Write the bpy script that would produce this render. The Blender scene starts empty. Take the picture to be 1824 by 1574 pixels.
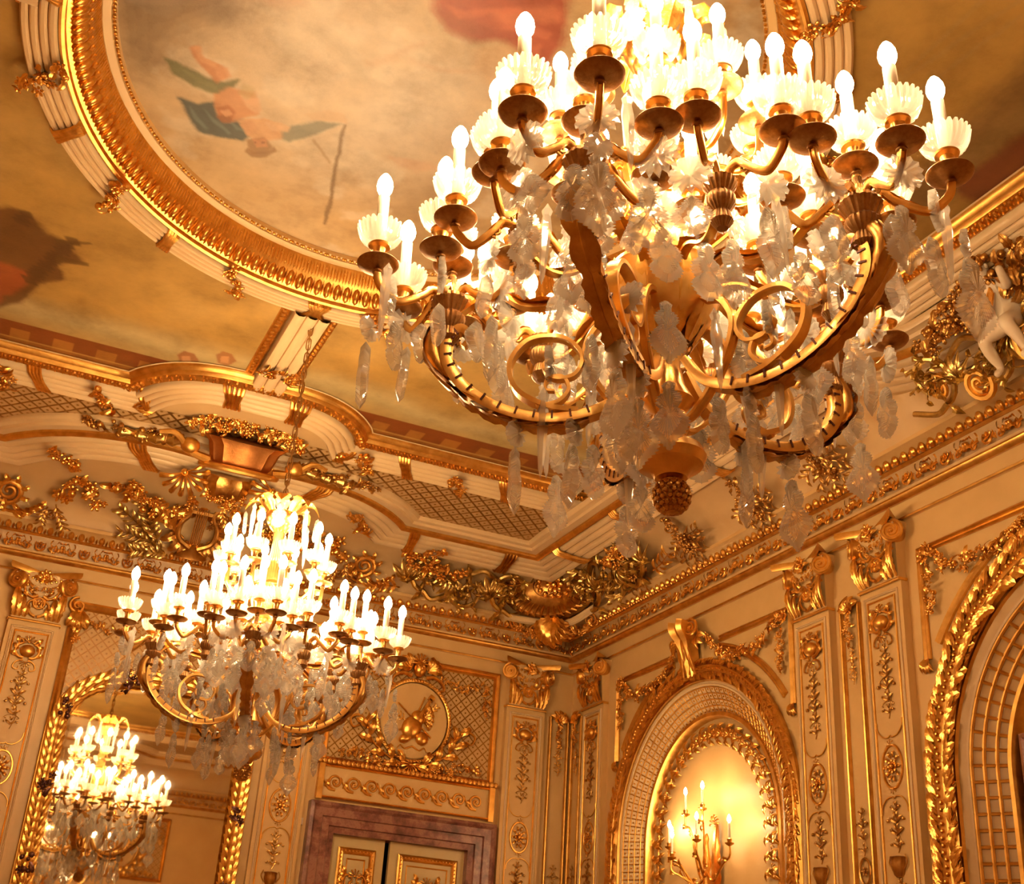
import bpy, math, random
import numpy as np
from mathutils import Vector, Matrix
random.seed(7); rng = np.random.default_rng(7)
S = bpy.context.scene
COL = S.collection
PI = math.pi
# ------------------------------------------------------------------ camera
FPX, IW, IH = 2211.43, 1824.0, 1574.0
CAMP = np.array([-7.58, -14.95, 1.60])
RR = np.array([[0.9048926, -0.4211306, 0.0617930], [-0.2353339, -0.3740411, 0.8970570], [0.3546650, 0.8262822, 0.4375733]])
cam = bpy.data.cameras.new('camera'); co = bpy.data.objects.new('camera', cam); COL.objects.link(co)
cam.sensor_fit = 'HORIZONTAL'; cam.sensor_width = 36.0; cam.lens = 36.0 * FPX / IW
cam.clip_start = 0.05; cam.clip_end = 200
_m = Matrix([[RR[0][i], RR[1][i], -RR[2][i]] for i in range(3)]).to_4x4(); _m.translation = Vector(CAMP)
co.matrix_world = _m; S.camera = co
# ------------------------------------------------------------------ world, exposure
W = bpy.data.worlds.new('world'); S.world = W; W.use_nodes = True
W.node_tree.nodes['Background'].inputs[0].default_value = (1.0, 0.62, 0.28, 1)
W.node_tree.nodes['Background'].inputs[1].default_value = 0.0
S.view_settings.view_transform = 'Standard'; S.view_settings.look = 'None'
S.view_settings.exposure = 0.0; S.view_settings.gamma = 1.0; S.view_settings.use_curve_mapping = False
S.cycles.sample_clamp_indirect = 6.0; S.cycles.caustics_reflective = False; S.cycles.caustics_refractive = False
S.cycles.max_bounces = 8; S.cycles.diffuse_bounces = 4; S.cycles.glossy_bounces = 4; S.cycles.transmission_bounces = 8; S.cycles.transparent_max_bounces = 24
LAMP_COL = (1.0, 0.64, 0.32)
BULB_W = 12.0             # watts of each chandelier bulb
SCONCE_W = 8.0
# ------------------------------------------------------------------ room sizes
RW, RL = 10.9, 17.2          # room: x -10.9..0, y -17.2..0
XC, YC = -5.45, -8.15        # centre of the oval ceiling frame
EA, EB = 2.86, 3.06          # its outer half axes
ZC = 7.75                    # painted flat of the ceiling

def ray(px, py):
    return RR.T @ np.array([(px - IW / 2) / FPX, -(py - IH / 2) / FPX, 1.0])
def on_z(px, py, z):
    d = ray(px, py); t = (z - CAMP[2]) / d[2]; return CAMP + t * d

# ------------------------------------------------------------------ materials
def new_mat(name):
    m = bpy.data.materials.new(name); m.use_nodes = True
    return m, m.node_tree.nodes, m.node_tree.links, m.node_tree.nodes['Principled BSDF']
def noise(n, l, scale, detail=3.0, coord='Object', rough=0.55):
    tc = n.new('ShaderNodeTexCoord'); t = n.new('ShaderNodeTexNoise')
    t.inputs['Scale'].default_value = scale; t.inputs['Detail'].default_value = detail; t.inputs['Roughness'].default_value = rough
    l.new(tc.outputs[coord], t.inputs['Vector']); return t
def ramp(n, l, src, stops):
    r = n.new('ShaderNodeValToRGB'); e = r.color_ramp.elements
    while len(e) < len(stops): e.new(0.5)
    for q, (p, c) in zip(e, stops): q.position = p; q.color = (*c, 1)
    l.new(src, r.inputs[0]); return r
def bump(n, l, src, bs, strength=0.2, dist=0.01):
    b = n.new('ShaderNodeBump'); b.inputs['Strength'].default_value = strength; b.inputs['Distance'].default_value = dist
    l.new(src, b.inputs['Height']); l.new(b.outputs[0], bs.inputs['Normal']); return b
def paint(name, c1, c2, rough=0.5, scale=3.0, bmp=0.05):
    m, n, l, b = new_mat(name); t = noise(n, l, scale, 5)
    r = ramp(n, l, t.outputs[0], [(0.3, c1), (0.7, c2)]); l.new(r.outputs[0], b.inputs['Base Color'])
    b.inputs['Roughness'].default_value = rough
    t2 = noise(n, l, 60.0, 3); bump(n, l, t2.outputs[0], b, bmp, 0.004); return m
def metal(name, c1, c2, rough=0.3, scale=14.0, bmp=0.25, bs=55.0):
    m, n, l, b = new_mat(name); t = noise(n, l, scale, 4)
    r = ramp(n, l, t.outputs[0], [(0.32, c1), (0.68, c2)]); l.new(r.outputs[0], b.inputs['Base Color'])
    b.inputs['Metallic'].default_value = 1.0; b.inputs['Roughness'].default_value = rough
    t2 = noise(n, l, bs, 3); bump(n, l, t2.outputs[0], b, bmp, 0.006); return m
M = {}
M['cream'] = paint('cream_paint', (0.68, 0.42, 0.16), (0.74, 0.47, 0.19), 0.45)
M['cream_band'] = paint('cream_band_paint', (0.66, 0.46, 0.24), (0.72, 0.51, 0.28), 0.42)
M['cove'] = paint('cove_paint', (0.62, 0.40, 0.18), (0.68, 0.45, 0.21), 0.5)
M['gold'] = metal('gilding', (0.62, 0.30, 0.06), (0.92, 0.54, 0.14), 0.30)
M['gold_flat'] = metal('gilded_moulding', (0.62, 0.32, 0.07), (0.86, 0.50, 0.13), 0.38, 8.0, 0.12, 30.0)
M['gold_dark'] = metal('tarnished_gilding', (0.40, 0.20, 0.05), (0.62, 0.35, 0.10), 0.34)
M['gold_green'] = metal('greenish_gilding', (0.45, 0.30, 0.09), (0.70, 0.50, 0.18), 0.32)
M['bronze'] = metal('brown_bronze', (0.30, 0.155, 0.06), (0.42, 0.23, 0.09), 0.40, 60.0, 0.15, 120.0)
M['brass'] = metal('bright_brass', (0.66, 0.36, 0.10), (0.88, 0.55, 0.18), 0.28, 9.0, 0.12)
M['patina'] = metal('purple_brown_patina', (0.10, 0.045, 0.05), (0.22, 0.11, 0.09), 0.45)
M['chain'] = metal('chain_metal', (0.42, 0.25, 0.10), (0.55, 0.35, 0.14), 0.4)
M['copper'] = metal('terracotta_gilding', (0.48, 0.20, 0.06), (0.60, 0.27, 0.08), 0.4)
M['statue'] = paint('statue_plaster', (0.74, 0.60, 0.42), (0.82, 0.68, 0.50), 0.5)
M['dark'] = paint('painted_gap_shade', (0.02, 0.012, 0.008), (0.03, 0.018, 0.012), 0.9)  # near-black paint standing in for shade in the door gap
M['floor'] = paint('parquet', (0.55, 0.35, 0.17), (0.62, 0.41, 0.21), 0.3)
M['door'] = paint('door_paint', (0.60, 0.44, 0.20), (0.66, 0.49, 0.24), 0.4)
M['candle'] = paint('candle_sleeve', (0.92, 0.82, 0.62), (0.95, 0.86, 0.68), 0.4, 3.0, 0.0)
def mk_marble():
    m, n, l, b = new_mat('purple_marble'); t = noise(n, l, 5.0, 9, rough=0.7)
    r = ramp(n, l, t.outputs[0], [(0.35, (0.10, 0.035, 0.03)), (0.5, (0.26, 0.10, 0.075)), (0.56, (0.36, 0.17, 0.12)), (0.72, (0.20, 0.075, 0.06))])
    l.new(r.outputs[0], b.inputs['Base Color']); b.inputs['Roughness'].default_value = 0.3; return m
M['marble'] = mk_marble()
def mk_crystal(name, clear, milk, rough=0.02):
    # cut glass: part straight see-through, part refracting body, part light scattered by the many facets
    m, n, l, b = new_mat(name)
    b.inputs['Base Color'].default_value = (1, 0.98, 0.95, 1); b.inputs['Transmission Weight'].default_value = 1.0
    b.inputs['Roughness'].default_value = rough; b.inputs['IOR'].default_value = 1.5
    tr = n.new('ShaderNodeBsdfTranslucent'); tr.inputs[0].default_value = (1.0, 0.97, 0.92, 1)
    df = n.new('ShaderNodeBsdfDiffuse'); df.inputs[0].default_value = (1.0, 0.97, 0.92, 1)
    ms = n.new('ShaderNodeMixShader'); ms.inputs[0].default_value = 0.45; l.new(tr.outputs[0], ms.inputs[1]); l.new(df.outputs[0], ms.inputs[2])
    tp = n.new('ShaderNodeBsdfTransparent'); tp.inputs[0].default_value = (1, 0.99, 0.97, 1)
    mx = n.new('ShaderNodeMixShader'); mx.inputs[0].default_value = milk
    mx2 = n.new('ShaderNodeMixShader'); mx2.inputs[0].default_value = clear
    l.new(b.outputs[0], mx.inputs[1]); l.new(ms.outputs[0], mx.inputs[2])
    l.new(mx.outputs[0], mx2.inputs[1]); l.new(tp.outputs[0], mx2.inputs[2])
    l.new(mx2.outputs[0], n['Material Output'].inputs[0]); return m
M['crystal'] = mk_crystal('cut_crystal', 0.70, 0.80)
M['crystal_rim'] = mk_crystal('cut_crystal_edge', 0.45, 0.50, 0.0)
M['crystal_star'] = mk_crystal('cut_crystal_star', 0.48, 0.62, 0.01)
M['frieze'] = paint('frieze_ground', (0.46, 0.27, 0.10), (0.54, 0.33, 0.13), 0.45)
M['cup'] = mk_crystal('fluted_glass', 0.57, 0.66, 0.03)
def mk_bulb():
    m, n, l, b = new_mat('bulb_glow'); e = n.new('ShaderNodeEmission'); e.inputs[0].default_value = (1.0, 0.82, 0.50, 1); e.inputs[1].default_value = 70.0
    tp = n.new('ShaderNodeBsdfTransparent'); mx = n.new('ShaderNodeMixShader'); mx.inputs[0].default_value = 0.4
    l.new(tp.outputs[0], mx.inputs[1]); l.new(e.outputs[0], mx.inputs[2]); l.new(mx.outputs[0], n['Material Output'].inputs[0])
    m.cycles.emission_sampling = 'NONE'; return m
M['bulb'] = mk_bulb()
m, n, l, b = new_mat('mirror_glass'); b.inputs['Base Color'].default_value = (0.86, 0.80, 0.66, 1); b.inputs['Metallic'].default_value = 1.0; b.inputs['Roughness'].default_value = 0.02; M['mirror'] = m
def mk_trellis(name, cell, ca, cb, coord='Object', axes=(0, 1), line=0.16, dots=True):
    # diagonal lattice of raised gold fillets on a cream ground, a dot in every cell
    m, n, l, b = new_mat(name); tc = n.new('ShaderNodeTexCoord'); sp = n.new('ShaderNodeSeparateXYZ'); l.new(tc.outputs[coord], sp.inputs[0])
    def mth(op, a, bv=None):
        q = n.new('ShaderNodeMath'); q.operation = op
        for i, v in enumerate((a, bv)):
            if v is None: continue
            if isinstance(v, (int, float)): q.inputs[i].default_value = v
            else: l.new(v, q.inputs[i])
        return q.outputs[0]
    x, y = sp.outputs[axes[0]], sp.outputs[axes[1]]
    u = mth('MULTIPLY', mth('ADD', x, y), 0.7071 / cell); v = mth('MULTIPLY', mth('SUBTRACT', x, y), 0.7071 / cell)
    fu = mth('ABSOLUTE', mth('SUBTRACT', mth('FRACT', u), 0.5)); fv = mth('ABSOLUTE', mth('SUBTRACT', mth('FRACT', v), 0.5))
    ln = mth('GREATER_THAN', mth('MAXIMUM', fu, fv), 0.5 - line / 2)
    if dots:
        dt = mth('LESS_THAN', mth('ADD', mth('MULTIPLY', fu, fu), mth('MULTIPLY', fv, fv)), 0.014); ln = mth('MAXIMUM', ln, dt)
    mx = n.new('ShaderNodeMix'); mx.data_type = 'RGBA'; l.new(ln, mx.inputs[0]); mx.inputs[6].default_value = (*ca, 1); mx.inputs[7].default_value = (*cb, 1)
    l.new(mx.outputs[2], b.inputs['Base Color']); l.new(mth('MULTIPLY', ln, 0.85), b.inputs['Metallic']); b.inputs['Roughness'].default_value = 0.38
    bump(n, l, ln, b, 0.9, 0.012); return m
M['trellis_wall'] = mk_trellis('wall_trellis', 0.10, (0.60, 0.37, 0.14), (0.34, 0.17, 0.05), line=0.15)
M['trellis_cove'] = mk_trellis('cove_trellis', 0.13, (0.52, 0.32, 0.13), (0.36, 0.20, 0.065), line=0.20)
M['coffer'] = M['gold_flat']
def mk_vcol(name):
    m, n, l, b = new_mat(name); a = n.new('ShaderNodeVertexColor'); a.layer_name = 'paint'
    t = noise(n, l, 2.2, 8, rough=0.65); r = ramp(n, l, t.outputs[0], [(0.30, (0.60, 0.56, 0.50)), (0.5, (1.0, 1.0, 1.0)), (0.72, (1.3, 1.3, 1.28))])
    mx = n.new('ShaderNodeMix'); mx.data_type = 'RGBA'; mx.blend_type = 'MULTIPLY'; mx.inputs[0].default_value = 0.75
    l.new(a.outputs[0], mx.inputs[6]); l.new(r.outputs[0], mx.inputs[7]); l.new(mx.outputs[2], b.inputs['Base Color'])
    b.inputs['Roughness'].default_value = 0.42
    t2 = noise(n, l, 40.0, 6); bump(n, l, t2.outputs[0], b, 0.12, 0.01); return m
M['canvas'] = mk_vcol('oil_painting')

# ------------------------------------------------------------------ mesh builder
MAT_A = Matrix(((1, 0, 0, 0), (0, 0, -1, 0), (0, 1, 0, 0), (0, 0, 0, 1)))       # local x right, y up, z out of the end wall
MAT_B = Matrix(((0, 0, -1, 0), (-1, 0, 0, 0), (0, 1, 0, 0), (0, 0, 0, 1)))      # the long wall: local x runs towards the viewer
class MB:
    def __init__(s): s.v = []; s.f = []; s.n = 0
    def add(s, v, f, mat=None):
        v = np.asarray(v, float).reshape(-1, 3)
        if mat is not None:
            a = np.array(mat); v = v @ a[:3, :3].T + a[:3, 3]
            if np.linalg.det(a[:3, :3]) < 0: f = [q[::-1] for q in f]
        o = s.n; s.v.append(v); s.n += len(v); s.f.extend([tuple(i + o for i in q) for q in f]); return s
    def mesh(s, name, mat, angle=0.7):
        me = bpy.data.meshes.new(name); vv = np.concatenate(s.v) if s.v else np.zeros((0, 3))
        me.from_pydata(vv.tolist(), [], s.f); me.materials.append(mat)
        if angle: me.shade_smooth(); me.set_sharp_from_angle(angle=angle)
        me.update(); return me
    def build(s, name, mat, parent=None, angle=0.7, mw=None):
        o = bpy.data.objects.new(name, s.mesh(name, mat, angle)); COL.objects.link(o)
        if parent is not None: o.parent = parent
        if mw is not None: o.matrix_local = mw
        return o
def T(x=0, y=0, z=0): return Matrix.Translation((x, y, z))
def RX(a): return Matrix.Rotation(a, 4, 'X')
def RY(a): return Matrix.Rotation(a, 4, 'Y')
def RZ(a): return Matrix.Rotation(a, 4, 'Z')
def SC(x, y=None, z=None): return Matrix.Diagonal((x, x if y is None else y, x if z is None else z, 1))
def struct(o, label=None):
    o['kind'] = 'structure'
    if label: o['label'] = label
    return o
def tag(o, label, cat, group=None, kind=None):
    o['label'] = label; o['category'] = cat
    if group: o['group'] = group
    if kind: o['kind'] = kind
    return o
def thing(name, label, cat, mw=None, group=None, kind=None):
    o = bpy.data.objects.new(name, None); COL.objects.link(o); o.empty_display_size = 0.1
    if mw is not None: o.matrix_world = mw
    return tag(o, label, cat, group, kind)
def dup(root, mw, label=None, group=None):
    r = root.copy(); COL.objects.link(r); r.matrix_world = mw
    if label: r['label'] = label
    if group: r['group'] = group
    for c in list(root.children):
        a = c.copy(); COL.objects.link(a); a.parent = r; a.matrix_parent_inverse = c.matrix_parent_inverse
        for g in c.children:
            d = g.copy(); COL.objects.link(d); d.parent = a; d.matrix_parent_inverse = g.matrix_parent_inverse
    return r
# ------------------------------------------------------------------ primitive shapes (return verts, faces)
def gridf(n, m, cn=False, cm=False):
    f = []
    for i in range(n if cn else n - 1):
        for j in range(m if cm else m - 1):
            i2, j2 = (i + 1) % n, (j + 1) % m
            f.append((i * m + j, i * m + j2, i2 * m + j2, i2 * m + j))
    return f
def box(x0, x1, y0, y1, z0, z1):
    v = [(x, y, z) for x in (x0, x1) for y in (y0, y1) for z in (z0, z1)]
    return v, [(0, 1, 3, 2), (4, 6, 7, 5), (0, 4, 5, 1), (2, 3, 7, 6), (0, 2, 6, 4), (1, 5, 7, 3)]
def ball(rx, ry=None, rz=None, n=8, m=6):
    ry = rx if ry is None else ry; rz = rx if rz is None else rz; v = [(0, 0, rz)]
    for i in range(1, m):
        t = PI * i / m
        for j in range(n):
            p = 2 * PI * j / n; v.append((rx * math.sin(t) * math.cos(p), ry * math.sin(t) * math.sin(p), rz * math.cos(t)))
    v.append((0, 0, -rz)); f = [(0, 1 + j, 1 + (j + 1) % n) for j in range(n)]
    for i in range(m - 2):
        for j in range(n):
            a, b2 = 1 + i * n + j, 1 + i * n + (j + 1) % n; f.append((a, a + n, b2 + n, b2))
    e = len(v) - 1; o = 1 + (m - 2) * n
    f += [(e, o + (j + 1) % n, o + j) for j in range(n)]; return v, f
def lathe(prof, n=24, flute=0, amp=0.0):
    # prof: (r, z) from bottom to top, axis z
    v = []
    for k, (r, z) in enumerate(prof):
        for j in range(n):
            p = 2 * PI * j / n; q = r * (1 + (amp * math.cos(flute * p) if flute else 0)); v.append((q * math.cos(p), q * math.sin(p), z))
    f = gridf(len(prof), n, False, True); f = [(a, b2, c, d) for a, b2, c, d in f]
    f.append(tuple(range(n))[::-1]); o = (len(prof) - 1) * n; f.append(tuple(range(o, o + n))); return v, f
CIRC = {k: [(math.cos(2 * PI * i / k), math.sin(2 * PI * i / k)) for i in range(k)] for k in range(4, 15)}
STRAP = [(-1, -0.35), (-0.5, -0.5), (0.5, -0.5), (1, -0.35), (1, 0.35), (0.7, 0.5), (0.45, 0.22), (-0.45, 0.22), (-0.7, 0.5), (-1, 0.35)]
def sweep(path, sec, size=1.0, up=None, closed=False, cap=True):
    P = np.asarray(path, float); N = len(P); sec = np.asarray(sec, float)
    sz = np.full((N, 2), size, float) if np.isscalar(size) else (np.asarray(size, float) if np.ndim(size) == 2 else np.repeat(np.asarray(size, float)[:, None], 2, 1))
    Tn = np.zeros_like(P)
    if closed: Tn = np.roll(P, -1, 0) - np.roll(P, 1, 0)
    else: Tn[1:-1] = P[2:] - P[:-2]; Tn[0] = P[1] - P[0]; Tn[-1] = P[-1] - P[-2]
    Tn /= np.linalg.norm(Tn, axis=1)[:, None] + 1e-12
    if up is None:
        u = np.array([0, 0, 1.0]) if abs(Tn[0][2]) < 0.9 else np.array([1.0, 0, 0]); B = []
        b0 = np.cross(Tn[0], u); b0 /= np.linalg.norm(b0); B.append(b0)
        for i in range(1, N):
            b1 = B[-1] - Tn[i] * np.dot(B[-1], Tn[i]); b1 /= np.linalg.norm(b1) + 1e-12; B.append(b1)
        B = np.array(B)
    else:
        U = np.asarray(up, float); U = np.repeat(U[None], N, 0) if U.ndim == 1 else U
        B = np.cross(Tn, U); B /= np.linalg.norm(B, axis=1)[:, None] + 1e-12
    Nn = np.cross(B, Tn); m = len(sec)
    V = P[:, None] + B[:, None] * (sec[None, :, 0:1] * sz[:, None, 0:1]) + Nn[:, None] * (sec[None, :, 1:2] * sz[:, None, 1:2])
    f = gridf(N, m, closed, True)
    if cap and not closed: f.append(tuple(range(m))[::-1]); o = (N - 1) * m; f.append(tuple(range(o, o + m)))
    return V.reshape(-1, 3), f
def tube(path, r, k=6, closed=False): return sweep(path, CIRC[k], r, None, closed)
def spline(pts, n=8, closed=False):
    P = np.asarray(pts, float); out = []; N = len(P); rng_ = range(N if closed else N - 1)
    for i in rng_:
        p0 = P[(i - 1) % N] if (closed or i > 0) else 2 * P[0] - P[1]; p1 = P[i]; p2 = P[(i + 1) % N]
        p3 = P[(i + 2) % N] if (closed or i + 2 < N) else 2 * P[-1] - P[-2]
        for k in range(n):
            t = k / n; out.append(0.5 * ((2 * p1) + (-p0 + p2) * t + (2 * p0 - 5 * p1 + 4 * p2 - p3) * t * t + (-p0 + 3 * p1 - 3 * p2 + p3) * t ** 3))
    if not closed: out.append(P[-1])
    return np.array(out)
def spiral(cx, cy, r0, r1, a0, turns, n=40):
    t = np.linspace(0, 1, n); r = r0 + (r1 - r0) * t; a = a0 + turns * 2 * PI * t
    return np.stack([cx + r * np.cos(a), cy + r * np.sin(a), np.zeros(n)], 1)
def acanthus(path, w, side, lobes=5, fold=0.35, tipcurl=0.0):
    # a lobed leaf along a spine; side: direction across the leaf (Nx3 or 3)
    P = np.asarray(path, float); N = len(P); t = np.linspace(0, 1, N)
    Tn = np.gradient(P, axis=0); Tn /= np.linalg.norm(Tn, axis=1)[:, None] + 1e-12
    Sd = np.asarray(side, float); Sd = np.repeat(Sd[None], N, 0) if Sd.ndim == 1 else Sd
    Sd = Sd - Tn * (Sd * Tn).sum(1)[:, None]; Sd /= np.linalg.norm(Sd, axis=1)[:, None] + 1e-12
    Up = np.cross(Sd, Tn); env = np.sin(PI * np.clip(t * 0.86 + 0.10, 0, 1)) ** 0.7
    lob = 0.62 + 0.38 * np.abs(np.sin(PI * lobes * t + 0.4)); hw = w * env * lob; hw[-1] = w * 0.04
    cols = [(-1.0, -0.10), (-0.6, 0.16), (-0.22, 0.10), (0, 0.42), (0.22, 0.10), (0.6, 0.16), (1.0, -0.10)]
    V = np.stack([P + Sd * (hw * a)[:, None] + Up * (fold * w * env * b_)[:, None] for a, b_ in cols], 1)
    return V.reshape(-1, 3), gridf(N, len(cols))
def leaf3(L, w, rise=0.25, curl=0.3, lobes=5, n=14):
    # free leaf growing along +x, face to +z
    t = np.linspace(0, 1, n); P = np.stack([L * t, np.zeros(n), L * rise * np.sin(PI * t * (1 - curl * 0.4)) - L * curl * np.clip(t - 0.65, 0, 1) ** 2], 1)
    return acanthus(P, w, (0, 1, 0), lobes)
def flower(mb, mat, r, petals=6, n=6):
    mb.add(*ball(r * 0.3, r * 0.3, r * 0.28, 6, 4), mat=mat @ T(0, 0, r * 0.22))
    for k in range(petals):
        mb.add(*ball(r * 0.40, r * 0.26, r * 0.16, n, 4), mat=mat @ RZ(2 * PI * k / petals) @ T(r * 0.58, 0, r * 0.10) @ RY(-0.35))
def garland(mb, path, r, dens=1.0, up=(0, 0, 1), leaves=True, rs=None):
    # a swag of flowers, fruit and leaves along a path
    R_ = rs or random; P = np.asarray(path, float); d = np.r_[0, np.cumsum(np.linalg.norm(np.diff(P, axis=0), axis=1))]
    L = d[-1]; k = max(3, int(L / (r * 0.62) * dens)); upm = Vector(up).to_track_quat('Z', 'Y').to_matrix().to_4x4()
    for i in range(k):
        s = L * (i + 0.5) / k; c = np.array([np.interp(s, d, P[:, j]) for j in range(3)])
        fat = 0.65 + 0.5 * math.sin(PI * (i + 0.5) / k)
        for q in range(2):
            o = Vector((R_.uniform(-1, 1), R_.uniform(-1, 1), R_.uniform(0, 0.8))) * r * fat * 0.75
            m = T(*(Vector(c) + upm.to_3x3() @ o)) @ upm @ RZ(R_.uniform(0, 6)) @ RX(R_.uniform(-0.6, 0.6)) @ RY(R_.uniform(-0.6, 0.6))
            z = R_.random()
            if z < 0.45: flower(mb, m, r * R_.uniform(0.5, 0.75), R_.choice((5, 6)))
            elif z < 0.75: mb.add(*ball(r * R_.uniform(0.26, 0.42), n=7, m=5), mat=m)
            elif leaves: mb.add(*leaf3(r * 1.5, r * 0.34, n=8, lobes=3), mat=m @ T(-r * 0.4, 0, 0))
            else: mb.add(*ball(r * 0.3, n=6, m=4), mat=m)
def sprig(mb, mat, L, leaves=9, w=0.045, both=True, bend=0.2):
    # laurel sprig growing along +x in the local plane
    t = np.linspace(0, 1, 12); P = np.stack([L * t, bend * L * t * t, 0.02 + 0 * t], 1)
    v, f = tube(P, np.linspace(0.010, 0.004, 12), 5); mb.add(v, f, mat)
    for i in range(leaves):
        s = (i + 0.7) / leaves; x, y = L * s, bend * L * s * s
        for sg in ((1, -1) if both else (1,)):
            mb.add(*leaf3(w * 2.6, w * 0.5, 0.2, 0.3, 2, 7), mat=mat @ T(x, y, 0.025) @ RZ(sg * 0.75 + bend * 2 * s + random.uniform(-.2, .2)) @ RX(random.uniform(-.4, .4)))
def rinceau(mb, mat, L, h, n, s=1):
    # running acanthus scroll growing along x
    for i in range(n):
        u = 1 if i % 2 == 0 else -1; x, y, r = s * (i + 0.55) * L / n, u * h * 0.10, h * (0.40 - 0.03 * i); a0 = PI / 2 * (3 if u > 0 else 1)
        p = spiral(x, y, r, r * 0.14, a0, u * s * 1.6, 34); p[:, 2] = 0.05 + 0.05 * np.linspace(0, 1, 34); v, f = tube(p, np.linspace(0.030, 0.016, 34), 7); mb.add(v, f, mat); mb.add(*ball(r * 0.20), mat=mat @ T(x, y, 0.11))
        for k in range(11):
            q = p[3 * k]; d = p[min(33, 3 * k + 1)] - p[max(0, 3 * k - 1)]; a = math.atan2(d[1], d[0]); g_ = 1 - k / 15
            for sd in (1, -1): mb.add(*acanthus([(q[0] + t * math.cos(a + sd * (0.35 + 0.8 * t)) * r * 0.75 * g_, q[1] + t * math.sin(a + sd * (0.35 + 0.8 * t)) * r * 0.75 * g_, q[2] + 0.07 * math.sin(PI * t)) for t in np.linspace(0, 1, 8)], r * 0.20 * g_, (-math.sin(a), math.cos(a), 0.2), 3, 0.5), mat=mat)
        P = spline([(s * (i - 0.1) * L / n, -u * h * 0.2, 0.03), (s * (i + 0.3) * L / n, -u * h * 0.36, 0.05), (x, y - u * r, 0.05)], 6); v, f = tube(P, 0.028, 7); mb.add(v, f, mat)
        for k in range(5): c = (k - 2) * 0.45; mb.add(*acanthus([(s * (i + 1.0) * L / n + t * h * 0.42 * math.sin(c), -u * h * 0.12 + u * t * h * 0.42 * math.cos(c), 0.04 + 0.06 * math.sin(PI * t)) for t in np.linspace(0, 1, 8)], h * 0.075, (1, 0.2, 0), 3, 0.5), mat=mat)
def shell(mb, mat, r, ribs=9, span=PI * 1.1):
    for k in range(ribs):
        a = PI / 2 + span * (k / (ribs - 1) - 0.5); t = np.linspace(0.12, 1, 8)
        P = np.stack([r * t * math.cos(a), r * t * math.sin(a), r * (0.12 + 0.30 * np.sin(PI * t * 0.9))], 1)
        v, f = tube(P, r * 0.02 + r * 0.105 * t, 6); mb.add(v, f, mat)
    mb.add(*ball(r * 0.17), mat=mat @ T(0, 0, r * 0.15))
def volute(mb, mat, r, turns=2.0, thick=0.28, a0=0.0, sgn=1):
    p = spiral(0, 0, r, r * 0.12, a0, sgn * turns, 36); v, f = tube(p, np.linspace(r * thick * 0.62, r * thick * 0.3, 36), 6)
    mb.add(v, f, mat); mb.add(*ball(r * 0.2, r * 0.2, r * 0.25), mat=mat)
def frame_rect(mb, x0, x1, y0, y1, w, h, mat=None, prof=None):
    # mitred raised frame, outline x0..x1,y0..y1 (outer), width w inwards, height h out of the wall
    prof = prof or [(0, 0), (0, h * 0.7), (w * 0.25, h), (w * 0.55, h * 0.55), (w * 0.8, h * 0.8), (w, h * 0.25), (w, 0)]
    V = []
    for (x, y, sx, sy) in ((x0, y0, 1, 1), (x1, y0, -1, 1), (x1, y1, -1, -1), (x0, y1, 1, -1)):
        V += [(x + sx * d, y + sy * d, z) for d, z in prof]
    mb.add(V, gridf(4, len(prof), True, False), mat)
def mould(path, prof, closed=False, lift=None):
    # sweep a moulding along a flat path (x, y); prof = (inward offset d, z); inward = left of travel
    P = np.asarray(path, float)[:, :2]; N = len(P)
    nx = np.roll(P, -1, 0) - P; pv = P - np.roll(P, 1, 0)
    if not closed: nx[-1] = pv[-1]; pv[0] = nx[0]
    nx /= np.linalg.norm(nx, axis=1)[:, None] + 1e-12; pv /= np.linalg.norm(pv, axis=1)[:, None] + 1e-12
    n1 = np.stack([-pv[:, 1], pv[:, 0]], 1); n2 = np.stack([-nx[:, 1], nx[:, 0]], 1); mi = n1 + n2
    mi /= np.maximum((mi * n1).sum(1), 0.35)[:, None]
    V = np.array([[(*(P[i] + mi[i] * d), z) for d, z in prof] for i in range(N)])
    return V.reshape(-1, 3), gridf(N, len(prof), closed, False)
def along(path, spacing, closed=True, d=0.0, phase=0.5):
    # evenly spaced stations on a flat path: (x, y, heading)
    P = np.asarray(path, float)[:, :2]
    if closed: P = np.vstack([P, P[:1]])
    s = np.r_[0, np.cumsum(np.linalg.norm(np.diff(P, axis=0), axis=1))]; k = max(1, int(round(s[-1] / spacing))); out = []
    for i in range(k):
        q = s[-1] * (i + phase) / k; j = min(len(P) - 2, int(np.searchsorted(s, q, 'right') - 1)); t = (q - s[j]) / max(1e-9, s[j + 1] - s[j])
        c = P[j] + (P[j + 1] - P[j]) * t; h = math.atan2(*(P[j + 1] - P[j])[::-1]); out.append((c[0] - math.sin(h) * d, c[1] + math.cos(h) * d, h))
    return out
# hanging angle of the two chandeliers
ROT1, ROT2 = math.radians(90 - 229.4), math.radians(90 - 197.0)

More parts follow.
